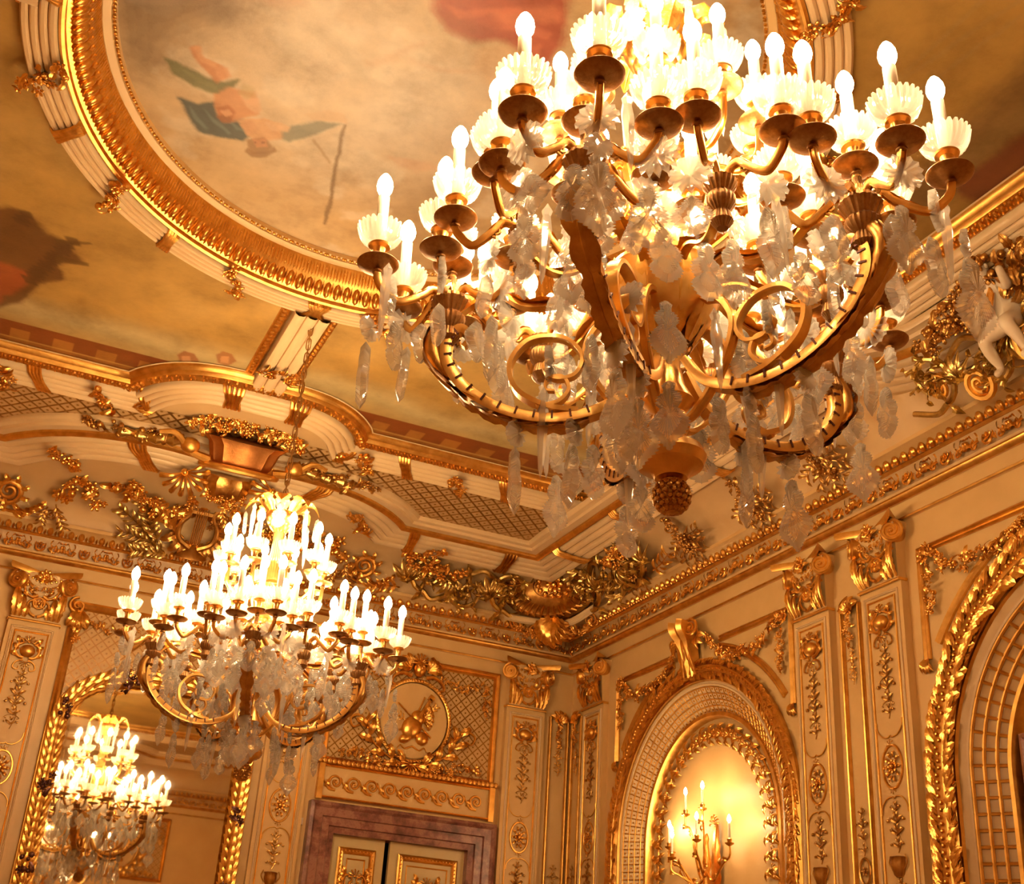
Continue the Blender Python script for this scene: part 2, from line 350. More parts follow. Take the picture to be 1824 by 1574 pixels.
# ================================================================== THE SHELL
def arc_prof_path(c, zs, r, y0, n):
    a = np.linspace(PI, 0, n)
    return [(c - r, y0)] + [(c + r * math.cos(t), zs + r * math.sin(t)) for t in a] + [(c + r, y0)]
def arch_mould(mb, c, zs, prof, y0=0.0, n=56, mat=None):
    rows = [[(x, y, z) for x, y in arc_prof_path(c, zs, r, y0, n)] for r, z in prof]
    V = np.array(rows).reshape(-1, 3); m = n + 2; mb.add(V, gridf(len(prof), m), mat)
def arch_stations(c, zs, r, spacing, y0=2.2):
    # (x, y, tangent angle) up the left jamb, over the arch, down the right jamb
    P = np.array(arc_prof_path(c, zs, r, y0, 80)); return along(P, spacing, False)
ARCHES = [(3.11, 1.60, 3.79), (8.63, 1.45, 3.79), (14.15, 1.60, 3.79)]
def arch_wall(mb, x0, x1, top, arches, depth):
    xs = x0
    for c, r, zs in arches:
        mb.add(*box(xs, c - r, 0, top, -depth, 0)); n = 40
        a = np.linspace(PI, 0, n); V = []
        for t in a:
            x, y = c + r * math.cos(t), zs + r * math.sin(t); V += [(x, y, 0), (x, top, 0), (x, top, -depth), (x, y, -depth)]
        mb.add(V, gridf(n, 4, False, True)); xs = c + r
    mb.add(*box(xs, x1, 0, top, -depth, 0))
w = MB()
DX0, DX1, DZ = -3.15, -1.38, 3.78
for q in ((-RW - 0.3, DX0, 0, 8.2), (DX1, 0.3, 0, 8.2), (DX0, DX1, DZ, 8.2)): w.add(*box(q[0], q[1], q[2], q[3], -0.3, 0))
struct(w.build('wall_left', M['cream'], mw=MAT_A, angle=0.3))
w = MB(); arch_wall(w, 0, RL, 8.2, ARCHES, 0.30)
wr = struct(w.build('wall_right', M['cream'], mw=MAT_B, angle=0.3))
struct(MB().add(*box(-RW - 0.3, 0.3, -RL - 0.3, -RL, 0, 8.2)).build('wall_back', M['cream'], angle=0.3))
struct(MB().add(*box(-RW - 0.3, -RW, -RL, 0, 0, 8.2)).build('wall_far', M['cream'], angle=0.3))
struct(MB().add(*box(-RW - 0.3, 0.6, -RL - 0.3, 0.3, -0.2, 0)).build('floor', M['floor'], angle=0.3))
w = MB()
for c, r, zs in ARCHES: w.add(*box(c - r - 0.1, c + r + 0.1, 0, zs + r + 0.1, -0.40, -0.305 if c == ARCHES[1][0] else -0.22))
struct(w.build('wall_niche', M['cream'], mw=MAT_B, angle=0.3), 'plain cream wall at the back of the arched niches')

# ---- loops round the room, inward to the left
LEND = (XC, -RL - XC)
def room_loop(kA, kB, fA=None, fB=None, n=64):
    pts = []
    def run(c0, c1, mid, half):
        s_ = 1 if c1 > c0 else -1
        return np.r_[np.linspace(c0, mid - s_ * half * 1.01, 26), mid - s_ * half * np.cos(np.linspace(0, PI, n)), np.linspace(mid + s_ * half * 1.01, c1, 26)]
    yB = -8.6; L = fA or (lambda t: 0); Lb = fB or (lambda t: 0)
    for y in run(-RL + kA, -kA, yB, HB)[:-1]: pts.append((-kB - Lb((y - yB) / HB), y))
    for x in run(-kB, -RW + kB, XC, HA)[:-1]: pts.append((x, -kA - L((x - XC) / HA)))
    for y in run(-kA, -RL + kA, yB, HB)[:-1]: pts.append((-RW + kB + Lb((y - yB) / HB), y))
    for x in run(-RW + kB, -kB, XC, HA)[:-1]: pts.append((x, -RL + kA + L((x - XC) / HA)))
    return np.array(pts)
def clean(path, dmax):
    # drop stations that a moulding of width dmax would fold over at inner corners
    P = np.asarray(path, float)
    for _ in range(400):
        nx = np.roll(P, -1, 0) - P; pv = P - np.roll(P, 1, 0); ln = np.linalg.norm(nx, axis=1); nx /= ln[:, None]; pv /= np.linalg.norm(pv, axis=1)[:, None]
        n1 = np.stack([-pv[:, 1], pv[:, 0]], 1); n2 = np.stack([-nx[:, 1], nx[:, 0]], 1); mi = n1 + n2; mi /= np.maximum((mi * n1).sum(1), 0.35)[:, None]
        Q = P + mi * dmax; qs = np.roll(Q, -1, 0) - Q; bad = np.where((qs * nx).sum(1) < 0.004)[0]
        if len(bad) == 0: break
        turn = np.abs(pv[:, 0] * nx[:, 1] - pv[:, 1] * nx[:, 0]) + (1 - (pv * nx).sum(1)); drop = set()
        i = bad[0]; j = (i + 1) % len(P); drop.add(i if turn[i] < turn[j] else j)
        P = np.array([p for k, p in enumerate(P) if k not in drop])
    return P
def hump(a, dip=0.0): return lambda t: (a * max(0.0, 1 - t ** 4) - dip * math.exp(-(t / 0.22) ** 2)) if abs(t) < 1 else 0.0
REED = lambda d0, z0, d1, z1, k: sum([[(d0 + (d1 - d0) * (i + u) / k, z0 + (z1 - z0) * (i + u) / k - h) for u, h in ((0.0, -0.012), (0.06, 0.012), (0.3, 0.03), (0.7, 0.03), (0.94, 0.012))] for i in range(k)], []) + [(d1, z1 + 0.012)]
# ---- cornice
HA, HB = 1.0, 1.0
base = np.array([(0, -RL), (0, 0), (-RW, 0), (-RW, -RL)])
def cornice(name, prof, mat, label=None, extra=None, parent=None):
    mb = MB(); mb.add(*mould(base, prof, True)); 
    if extra: extra(mb)
    o = mb.build(name, mat, parent); return o
c1 = struct(cornice('trim_1', [(0, 6.225), (0.035, 6.24), (0.04, 6.39), (0.06, 6.40), (0.10, 6.44), (0.12, 6.46), (0.17, 6.64), (0.20, 6.66), (0.20, 6.69), (0.27, 6.745), (0.33, 6.76), (0.33, 6.80), (0.20, 6.81)], M['cream'], None), 'cream cornice running below the ceiling cove')
def eg(mb):
    for x, y, h in along(base, 0.118, True, 0.235): mb.add(*ball(0.036, 0.042, 0.05, 7, 5), mat=T(x, y, 6.70) @ RZ(h) @ RX(-0.5))
    for x, y, h in along(base, 0.118, True, 0.225, 0.0): mb.add(*ball(0.012, 0.02, 0.04, 4, 4), mat=T(x, y, 6.695) @ RZ(h))
o = MB(); eg(o); o.build('egg_row', M['gold'], c1)
cornice('frieze_ground', [(0.124, 6.468), (0.172, 6.632)], M['frieze'], parent=c1)
cornice('gold_line', [(0.03, 6.232), (0.05, 6.222), (0.06, 6.236), (0.045, 6.25), (0.036, 6.25)], M['gold_flat'], parent=c1)
cornice('gold_bead', [(0.05, 6.392), (0.075, 6.384), (0.10, 6.40), (0.115, 6.43), (0.11, 6.45), (0.09, 6.44)], M['gold_flat'], parent=c1)
cornice('gold_fillet', [(0.165, 6.638), (0.19, 6.63), (0.215, 6.65), (0.205, 6.668), (0.18, 6.668)], M['gold_flat'], parent=c1)
def frieze_unit(mb, mat):
    v, f = tube(spiral(0, 0, 0.072, 0.072, 0, 1, 20), 0.012, 5); mb.add(v, f, mat); flower(mb, mat, 0.062, 6)
    for sx in (1, -1):
        for sy, ph in ((1, 0), (-1, 0.6)):
            p = spiral(sx * 0.19, sy * 0.03, 0.062, 0.012, PI / 2 - sy * sx * 0.6, sx * sy * 1.2, 16); v, f = tube(p, np.linspace(.012, .006, 16), 5); mb.add(v, f, mat)
            for k in range(3): mb.add(*leaf3(0.085, 0.026, 0.3, 0.3, 2, 6), mat=mat @ T(sx * (0.12 + 0.085 * k), sy * (0.02 + 0.015 * k), 0.004) @ RZ(sx * sy * (0.9 - 0.5 * k) + (PI if sx < 0 else 0)))
        mb.add(*ball(0.022), mat=mat @ T(sx * 0.33, 0, 0.01)); mb.add(*ball(0.016), mat=mat @ T(sx * 0.26, 0.055, 0.01))
fu = MB(); frieze_unit(fu, Matrix()); FV, FF = np.concatenate(fu.v), fu.f
o = MB()
for x, y, h in along(base, 0.50, True, 0.15): o.add(FV, FF, T(x, y, 6.55) @ RZ(h) @ RX(PI / 2 + 0.27) @ RY(PI) @ SC(0.80, 1.22, 1.3))
o.build('frieze_ornament', M['gold'], c1)
# ---- cove, reeded bands, trellis
HA, HB = 2.12, 1.7
fL, fLb = hump(0.80, 0.14), hump(-0.55)
rows = []
for k, z, q in ((0.22, 6.79, 0), (0.25, 6.92, 0.02), (0.34, 7.05, 0.10), (0.50, 7.15, 0.35), (0.66, 7.20, 0.75), (0.93, 7.22, 1.0)):
    rows.append([(x, y, z) for x, y in room_loop(k, 0.22 + (k - 0.22) * 0.94, lambda t, q=q: q * fL(t), lambda t, q=q: q * fLb(t))])
o = MB(); o.add(np.array(rows).reshape(-1, 3), gridf(len(rows), len(rows[0]), False, True))
ceil = struct(o.build('ceiling', M['cove']), 'coved plaster ceiling')
struct(MB().add(*box(-RW - 0.3, 0.3, -RL - 0.3, 0.3, 8.0, 8.2)).build('ceiling_slab', M['cove'], angle=0.3))
LOWER = clean(room_loop(0.85, 0.80, fL, fLb), 0.72)
lb = struct(MB().add(*mould(LOWER, [(0, 7.26), (0, 7.19)] + REED(0.0, 7.19, 0.40, 7.28, 4) + [(0.42, 7.32), (0.66, 7.345)], True)).build('trim_2', M['cream_band']), 'lower cream reeded band of the ceiling with wide lobes')
MB().add(*mould(LOWER, [(0.41, 7.32), (0.405, 7.275), (0.43, 7.25), (0.47, 7.25), (0.50, 7.275), (0.50, 7.33)], True)).build('gold_roll', M['gold_flat'], lb)
MB().add(*mould(LOWER, [(0.50, 7.33), (0.50, 7.30), (0.60, 7.30), (0.615, 7.33), (0.68, 7.335), (0.70, 7.36), (0.70, 7.40)], True)).build('fascia', M['cream_band'], lb)
fU, fUb = hump(0.66), hump(0.0)
HA, HB = 2.12, 1.7
R0 = room_loop(1.36, 1.30, fL, fLb)
# trellis strip: same stations, straight to the upper band (the upper band hides its far edge)
def at_k(kA, kB): return room_loop(kA, kB)
R1 = at_k(2.60, 0.93)
o = MB(); o.add(np.array([[(x, y, 7.37) for x, y in R0], [(x, y, 7.45) for x, y in R1]]).reshape(-1, 3), gridf(2, len(R0), False, True))
tre = struct(o.build('ceiling_trellis', M['trellis_cove'], angle=0), 'ceiling strip of gold trellis between the two cream bands')
HA, HB = 1.03, 1.3
UPPER = clean(room_loop(2.48, 0.95, fU, fUb), 0.62)
o = MB(); R2 = room_loop(2.46, 0.93); R3 = room_loop(2.56, 1.03, fU, fUb); o.add(np.array([[(x, y, 7.455) for x, y in R2], [(x, y, 7.46) for x, y in R3]]).reshape(-1, 3), gridf(2, len(R2), False, True))
o.build('lobe_soffit', M['cove'], tre)
ub = struct(MB().add(*mould(UPPER, [(0, 7.50), (0, 7.42)] + REED(0.0, 7.42, 0.29, 7.49, 4) + [(0.31, 7.56), (0.50, 7.615)], True)).build('trim_3', M['cream_band']), 'upper cream reeded band framing the ceiling paintings')
MB().add(*mould(UPPER, [(0.295, 7.57), (0.295, 7.51), (0.32, 7.495), (0.42, 7.515), (0.435, 7.535), (0.44, 7.555), (0.475, 7.575), (0.485, 7.60), (0.485, 7.66)], True)).build('gold_frame', M['gold_flat'], ub)
o = MB()
for x, y, h in along(UPPER, 0.075, True, 0.37):
    m = T(x, y, 7.500) @ RZ(h) @ RX(PI + 0.25)
    o.add(*ball(0.022, 0.034, 0.022, 6, 4), mat=m); o.add(*ball(0.010, 0.012, 0.016, 4, 4), mat=m @ T(0.037, 0.03, 0)); o.add(*ball(0.010, 0.012, 0.016, 4, 4), mat=m @ T(0.037, -0.03, 0))
o.build('gold_leaf_row', M['gold'], ub)
# ---- ribbons and flower sprays on the bands
def ribbon(path, s, slope, d0, d1, zf, strands=4, gap=0.036):
    # strands crossing a band obliquely; path flat, s station index float along its length
    P = np.asarray(path); dd = np.r_[0, np.cumsum(np.linalg.norm(np.diff(P, axis=0), axis=1))]; mb = MB()
    for j in range(strands):
        pts = []
        for q in np.linspace(-0.02, 1.02, 11):
            d = d0 + (d1 - d0) * q; ss = s + slope * (q - 0.5) + (j - (strands - 1) / 2) * gap * (0.7 + 0.6 * abs(q - 0.5))
            c = np.array([np.interp(ss, dd, P[:, 0]), np.interp(ss, dd, P[:, 1])]); c2 = np.array([np.interp(ss + 0.02, dd, P[:, 0]), np.interp(ss + 0.02, dd, P[:, 1])])
            t = c2 - c; t /= np.linalg.norm(t) + 1e-9; pts.append((c[0] - t[1] * d, c[1] + t[0] * d, zf(q) - 0.03 + (0.045 if q < 0 or q > 1 else 0) - 0.012 * math.sin(PI * q)))
        v, f = tube(pts, 0.021, 6); mb.add(v, f)
    return mb
def station(path, x=None, y=None):
    P = np.asarray(path); dd = np.r_[0, np.cumsum(np.linalg.norm(np.diff(P, axis=0), axis=1))]
    q = np.abs(P - np.array([x, y])).sum(1); return dd[int(np.argmin(q))]
def spray(c, h, L, r, z):
    mb = MB(); a = np.linspace(-0.5, 0.5, 6)[:, None] * np.array([[math.cos(h), math.sin(h), 0]]) * L + np.array([[c[0], c[1], z]])
    a[:, 2] += 0.02 * np.cos(np.linspace(-2, 2, 6)); garland(mb, a, r, 1.3, (0, 0, -1)); return mb
for x in (-7.55, -6.28, -4.52, -3.55, -2.3): ribbon(UPPER, station(UPPER, x, -2.5), 0.16, 0, 0.30, lambda q: 7.42 + 0.07 * q).build('ribbon', M['gold'], ub)
for x in (-5.72, -5.08): ribbon(UPPER, station(UPPER, x, -3.02), 0.03, 0, 0.30, lambda q: 7.42 + 0.07 * q, 5, 0.04).build('ribbon', M['gold'], ub)
for x in (-7.95, -6.93, -4.05, -2.95): spray((x, -2.63), 1.2, 0.50, 0.095, 7.40).build('flower_spray', M['gold'], ub)
for y in (-3.4, -5.2, -9.9): ribbon(UPPER, station(UPPER, -0.95, y), 0.16, 0, 0.30, lambda q: 7.42 + 0.07 * q).build('ribbon', M['gold'], ub)
for y in (-4.3, -6.4): spray((-1.1, y), 0.3, 0.50, 0.095, 7.40).build('flower_spray', M['gold'], ub)
for x, s in ((-6.35, 0.2), (-4.45, -0.2)): ribbon(LOWER, station(LOWER, x, -1.5), s, 0, 0.41, lambda q: 7.17 + 0.09 * q, 5).build('ribbon', M['gold'], lb)
for x, y in ((-8.1, -0.85), (-3.0, -0.85)): ribbon(LOWER, station(LOWER, x, y), 0.05, 0, 0.45, lambda q: 7.17 + 0.09 * q, 4).build('ribbon', M['gold'], lb)
for x, y in ((-7.15, -1.42), (-3.72, -1.5)): spray((x, y), 0.9, 0.55, 0.10, 7.16).build('flower_spray', M['gold'], lb)
for x in (-2.6, -8.3): spray((x, -0.98), 2.2, 0.5, 0.09, 7.17).build('flower_spray', M['gold'], lb)
for x in (-1.62, -1.50): ribbon(LOWER, station(LOWER, x, -0.8), 0.02, 0, 0.45, lambda q: 7.17 + 0.09 * q, 4, 0.045).build('ribbon', M['gold'], lb)
for y in (-1.9, -3.2, -5.0, -6.8): ribbon(LOWER, station(LOWER, -0.8, y), 0.12, 0, 0.43, lambda q: 7.17 + 0.09 * q, 4).build('ribbon', M['gold'], lb)
# ---- oval frame round the central painting
def ellipse(a, b, n=180):
    t = np.linspace(0, 2 * PI, n, endpoint=False); return np.stack([XC + a * np.cos(t), YC + b * np.sin(t)], 1)
E0 = ellipse(EA, EB)
ring = thing('oval_ceiling_frame', 'large oval ceiling frame of cream reeds and gilded flutes around the central painting', 'ceiling frame', T(XC, YC, 7.5))
IR = T(XC, YC, 7.5).inverted()
def rp(mb, name, mat): return mb.build(name, mat, ring, mw=IR)
rp(MB().add(*mould(E0, [(0, 7.78), (0, 7.60)] + REED(0.0, 7.585, 0.25, 7.565, 4) + [(0.26, 7.62)], True)), 'reeded_band', M['cream_band'])
rp(MB().add(*mould(E0, [(0.25, 7.60), (0.255, 7.565), (0.275, 7.552), (0.295, 7.565), (0.30, 7.60), (0.34, 7.615), (0.40, 7.66), (0.45, 7.76), (0.475, 7.85), (0.48, 7.87)], True)), 'gilded_cove', M['gold_flat'])
rp(MB().add(*mould(E0, [(0.478, 7.868), (0.485, 7.865), (0.54, 7.882), (0.545, 7.90), (0.57, 7.905), (0.575, 7.96)], True)), 'inner_fascia', M['cream'])
o = MB(); o2 = MB()
for x, y, h in along(E0, 0.104, True, 0.385):
    m = T(x, y, 7.645) @ RZ(h) @ RX(0.9); o.add(*ball(0.035, 0.078, 0.036, 8, 6), mat=m); o.add(*ball(0.009, 0.085, 0.026, 4, 4), mat=m @ T(0.05, 0, 0))
    m = T(x, y, 7.645) @ RZ(h) @ T(0, 0.065, 0.145) @ RX(1.25)
    for sx in (-0.030, 0.0, 0.030): o.add(*ball(0.011, 0.095, 0.018, 5, 4), mat=m @ T(sx, 0, 0.004))
    o.add(*ball(0.012, 0.014, 0.016, 5, 4), mat=m @ T(0, -0.04, -0.005)); o.add(*ball(0.012, 0.014, 0.016, 5, 4), mat=m @ T(0.05, 0.03, -0.005))
for x, y, h in along(E0, 0.042, True, 0.56): o2.add(*ball(0.015, 0.014, 0.014, 5, 4), mat=T(x, y, 7.895))
rp(o, 'egg_flutes', M['gold']); rp(o2, 'bead_row', M['gold'])
RIB_A = [(90, 1), (90, -1), (0, 1), (0, -1), (180, 1), (180, -1), (270, 1), (270, -1)] + [(q, 1) for q in (151, 122, 62, 33, 209, 238, 298, 327)]
SPR_A = [163, 136, 107, 78, 48, 18, 197, 224, 253, 287, 312, 342]
def ang(a): return math.radians(a)
def ring_pt(a, d): return XC + (EA - d) * math.cos(a), YC + (EB - d) * math.sin(a), math.atan2(EB * math.cos(a), -EA * math.sin(a))
EC = np.vstack([E0, E0[:60]]); ECs = np.r_[0, np.cumsum(np.linalg.norm(np.diff(EC, axis=0), axis=1))]
def sta(a): return float(np.interp((a % 360) / 2.0, np.arange(len(EC)), ECs))
for a in RIB_A:
    sl = 0.12 if a[1] == 1 else -0.12
    rp(ribbon(EC, sta(a[0]), sl, 0, 0.27, lambda q: 7.575, 4, 0.034), 'ribbon', M['gold'])
for a in SPR_A:
    x, y, h = ring_pt(ang(a), 0.13); rp(spray((x, y), h + 0.9, 0.46, 0.085, 7.54), 'flower_spray', M['gold'])
# ---- ribs tying the oval to the outer band
def rib(p, q, wid):
    p, q = np.array(p), np.array(q); t = (q - p) / np.linalg.norm(q - p); n = np.array([-t[1], t[0]])
    a = [p + n * wid / 2, q + n * wid / 2]; return p, q, t, n
for i, (p, q) in enumerate((((XC, -5.15), (XC, -3.02)), ((-2.72, -8.15), (-1.42, -8.15)), ((-8.18, -8.15), (-9.48, -8.15)), ((XC, -10.95), (XC, -14.1)))):
    P, Q, t, n = rib(p, q, 0.3); mb = MB(); path = np.array([P + n * -0.17, Q + n * -0.17])
    mb.add(*mould(path, [(0, 7.78), (0, 7.56)] + REED(0.0, 7.53, 0.34, 7.53, 3) + [(0.34, 7.78)]))
    rb = struct(mb.build('trim_%d' % (4 + i), M['cream_band']), 'cream reeded rib between oval frame and outer band')
    g = MB()
    for s in (0, 1):
        pa = np.array([P + n * -0.17, Q + n * -0.17]) if s == 0 else np.array([Q + n * 0.17, P + n * 0.17])
        g.add(*mould(pa, [(0, 7.78), (-0.005, 7.60), (-0.03, 7.58), (-0.10, 7.61), (-0.12, 7.66), (-0.17, 7.72), (-0.17, 7.78)]))
        for k in np.arange(0.05, np.linalg.norm(Q - P), 0.075):
            c = pa[0] + (pa[1] - pa[0]) / np.linalg.norm(pa[1] - pa[0]) * k; nn = n * (-1 if s == 0 else 1) * 0.065
            g.add(*ball(0.026, 0.026, 0.018, 5, 4), mat=T(c[0] + nn[0], c[1] + nn[1], 7.59))
    g.build('gold_edge', M['gold'], rb)
    if i == 0: spray((XC + 0.02, -3.95), 0.1, 0.40, 0.10, 7.50).build('flower_spray', M['gold'], rb)

# ================================================================== CHANDELIERS
def recalc(me):
    import bmesh
    b_ = bmesh.new(); b_.from_mesh(me); bmesh.ops.recalc_face_normals(b_, faces=b_.faces); b_.to_mesh(me); b_.free(); return me
def plate_mesh(half, thick, name, scal=0.0055):
    # cut-crystal plate: scalloped outline, bevelled rim, flat middle; hangs from the origin along -z, faces +y
    H = spline(np.array(half), 5)[:, :2]; pts = []
    for i, (x, z) in enumerate(H): pts.append((max(0.0, x + (scal if i % 2 else -scal) * (0 < i < len(H) - 1)), z))
    out = np.array(pts + [(-x, z) for x, z in pts[::-1][1:-1]]); c = np.array([0, out[:, 1].mean()])
    inn = c + (out - c) * np.array([0.62, 0.80]); n = len(out)
    V = [(x, -thick / 2, z) for x, z in inn] + [(x, 0, z) for x, z in out] + [(x, thick / 2, z) for x, z in inn]
    V += [(0, -thick * 0.515, c[1]), (0, thick * 0.515, c[1])]
    f = gridf(3, n, False, True) + [(3 * n, (i + 1) % n, i) for i in range(n)] + [(3 * n + 1, 2 * n + i, 2 * n + (i + 1) % n) for i in range(n)]
    me = MB().add(V, f).mesh(name, M['crystal'], 0); me.materials.append(M['crystal_rim'])
    for p in me.polygons: p.material_index = 1 if p.index < 2 * n else 0
    return recalc(me)
DROP_A = plate_mesh([(0.0, 0.0), (0.016, -0.012), (0.010, -0.030), (0.030, -0.048), (0.036, -0.072), (0.024, -0.092), (0.044, -0.118), (0.060, -0.148), (0.050, -0.178), (0.022, -0.204), (0.0, -0.232)], 0.030, 'crystal_drop_mesh')
DROP_B = plate_mesh([(0.0, 0.0), (0.014, -0.010), (0.024, -0.030), (0.018, -0.050), (0.040, -0.070), (0.048, -0.098), (0.034, -0.122), (0.046, -0.142), (0.034, -0.168), (0.0, -0.192)], 0.027, 'crystal_drop_mesh')
DROP_C = plate_mesh([(0.0, 0.0), (0.012, -0.012), (0.030, -0.032), (0.056, -0.064), (0.064, -0.086), (0.040, -0.116), (0.016, -0.140), (0.0, -0.156)], 0.030, 'crystal_drop_mesh')
SPEAR = recalc(MB().add(*lathe([(0.0005, -0.30), (0.008, -0.27), (0.015, -0.16), (0.019, -0.10), (0.012, -0.05), (0.017, -0.03), (0.0005, 0.0)], 6)).mesh('crystal_spear_mesh', M['crystal_star'], 0))
def rosette_mesh(r=0.062, k=14):
    V = [(0, -0.014, 0)]; n = 2 * k
    for q, (rr, y) in enumerate(((0.35, -0.013), (1.0, -0.004))):
        for j in range(n):
            a = 2 * PI * j / n; R_ = r * rr * (1.0 if j % 2 else (0.84 if q else 1)); V.append((R_ * math.cos(a), y + (0.011 if j % 2 == 0 else -0.009), R_ * math.sin(a)))
    for j in range(n): a = 2 * PI * j / n; R_ = r * (1.0 if j % 2 else 0.84); V.append((R_ * math.cos(a), 0.004, R_ * math.sin(a)))
    V.append((0, 0.008, 0)); f = [(0, 1 + j, 1 + (j + 1) % n) for j in range(n)]
    for q in range(2):
        for j in range(n): f.append((1 + q * n + j, 1 + (q + 1) * n + j, 1 + (q + 1) * n + (j + 1) % n, 1 + q * n + (j + 1) % n))
    e = len(V) - 1; f += [(e, 1 + 2 * n + (j + 1) % n, 1 + 2 * n + j) for j in range(n)]
    return recalc(MB().add(V, f).mesh('crystal_rosette_mesh', M['crystal_star'], 0))
ROS, ROS_S = rosette_mesh(), rosette_mesh(0.044, 12)
# candle pieces (origin: the middle of the drip pan)
PAN = MB().add(*lathe([(0.008, -0.034), (0.020, -0.030), (0.020, -0.022), (0.012, -0.016), (0.040, -0.010), (0.072, 0.000), (0.080, 0.006), (0.084, 0.012), (0.082, 0.016), (0.074, 0.012), (0.04, 0.004), (0.010, 0.004)], 32)).mesh('drip_pan_mesh', M['bronze'])
NOZ = MB().add(*lathe([(0.026, 0.004), (0.028, 0.014), (0.022, 0.022), (0.020, 0.066), (0.026, 0.084), (0.043, 0.092), (0.046, 0.099), (0.041, 0.104), (0.022, 0.106)], 24)).mesh('candle_socket_mesh', M['brass'])
def cup_mesh():
    n = 72; prof = [(0.030, 0.106), (0.056, 0.112), (0.076, 0.130), (0.087, 0.155), (0.094, 0.178)]; V = []
    for wall in (0, 1):
        for k, (r, z) in enumerate(prof if wall == 0 else prof[::-1]):
            kk = k if wall == 0 else len(prof) - 1 - k
            for j in range(n):
                a = 2 * PI * j / n; s = abs(math.sin(a * 12)); q = r * (1 + 0.10 * (s - 0.5) * (kk / 4)) - wall * 0.004
                V.append((q * math.cos(a), q * math.sin(a), z + (0.012 * s if kk == 4 else 0) + wall * 0.002))
    return recalc(MB().add(V, gridf(10, n, True, True)).mesh('glass_cup_mesh', M['cup'], 0.5))
CUP = cup_mesh()
CAND = MB().add(*lathe([(0.020, 0.100), (0.0235, 0.105), (0.0235, 0.346), (0.020, 0.352), (0.012, 0.354)], 20)).mesh('candle_mesh', M['candle'])
BULB = MB().add(*lathe([(0.012, 0.352), (0.021, 0.360), (0.031, 0.382), (0.034, 0.402), (0.031, 0.424), (0.022, 0.446), (0.011, 0.462), (0.002, 0.470)], 20)).mesh('bulb_mesh', M['bulb'])
def child(me, name, parent, mw=None):
    o = bpy.data.objects.new(name, me); COL.objects.link(o); o.parent = parent
    if mw is not None: o.matrix_local = mw
    return o
def bulb_light(parent, pos, watt):
    l_ = LAMPS.get(watt)
    if l_ is None: l_ = LAMPS[watt] = bpy.data.lights.new('bulb_light', 'POINT'); l_.color = LAMP_COL; l_.energy = watt; l_.shadow_soft_size = 0.03
    lo = bpy.data.objects.new('bulb_light', l_); COL.objects.link(lo); lo.parent = parent; lo.location = pos
LAMPS = {}
def candle(parent, pos, watt=None):
    m = T(*pos)
    for me, nm in ((PAN, 'drip_pan'), (NOZ, 'candle_socket'), (CUP, 'glass_cup'), (CAND, 'candle'), (BULB, 'bulb')): child(me, nm, parent, m)
    bulb_light(parent, (pos[0], pos[1], pos[2] + 0.405), BULB_W if watt is None else watt)
def branch_mesh(reach, rise):
    P = spline([(0.02, 0, -0.02), (0.045, 0, 0.035), (0.085, 0, 0.048), (0.125, 0, 0.005), (0.5 * reach + 0.05, 0, -0.045), (0.80 * reach, 0, -0.040), (0.96 * reach, 0, 0.012), (reach, 0, rise - 0.03)], 6)
    P[:, 0] *= 1; mb = MB(); v, f = sweep(P, STRAP, 0.017, (0, 1, 0)); 
    mb = MB(); v, f = sweep(P, [(a * 0.62, b * 1.5) for a, b in STRAP], 0.020, None); mb.add(v, f)
    s = spiral(0.40 * reach, -0.012, 0.026, 0.006, -PI / 2, 1.2, 14); s = np.stack([s[:, 0], 0 * s[:, 0], s[:, 1] + 0.02], 1); v, f = tube(s, 0.006, 5); mb.add(v, f)
    mb.add(*acanthus(P[6:26] + np.array([0, 0, 0.015]), 0.022, (0, 1, 0), 4))
    return mb.mesh('candle_branch_mesh', M['brass'])
BR1, BR2, BR3 = branch_mesh(0.315, 0.09), branch_mesh(0.265, 0.07), branch_mesh(0.33, 0.16)
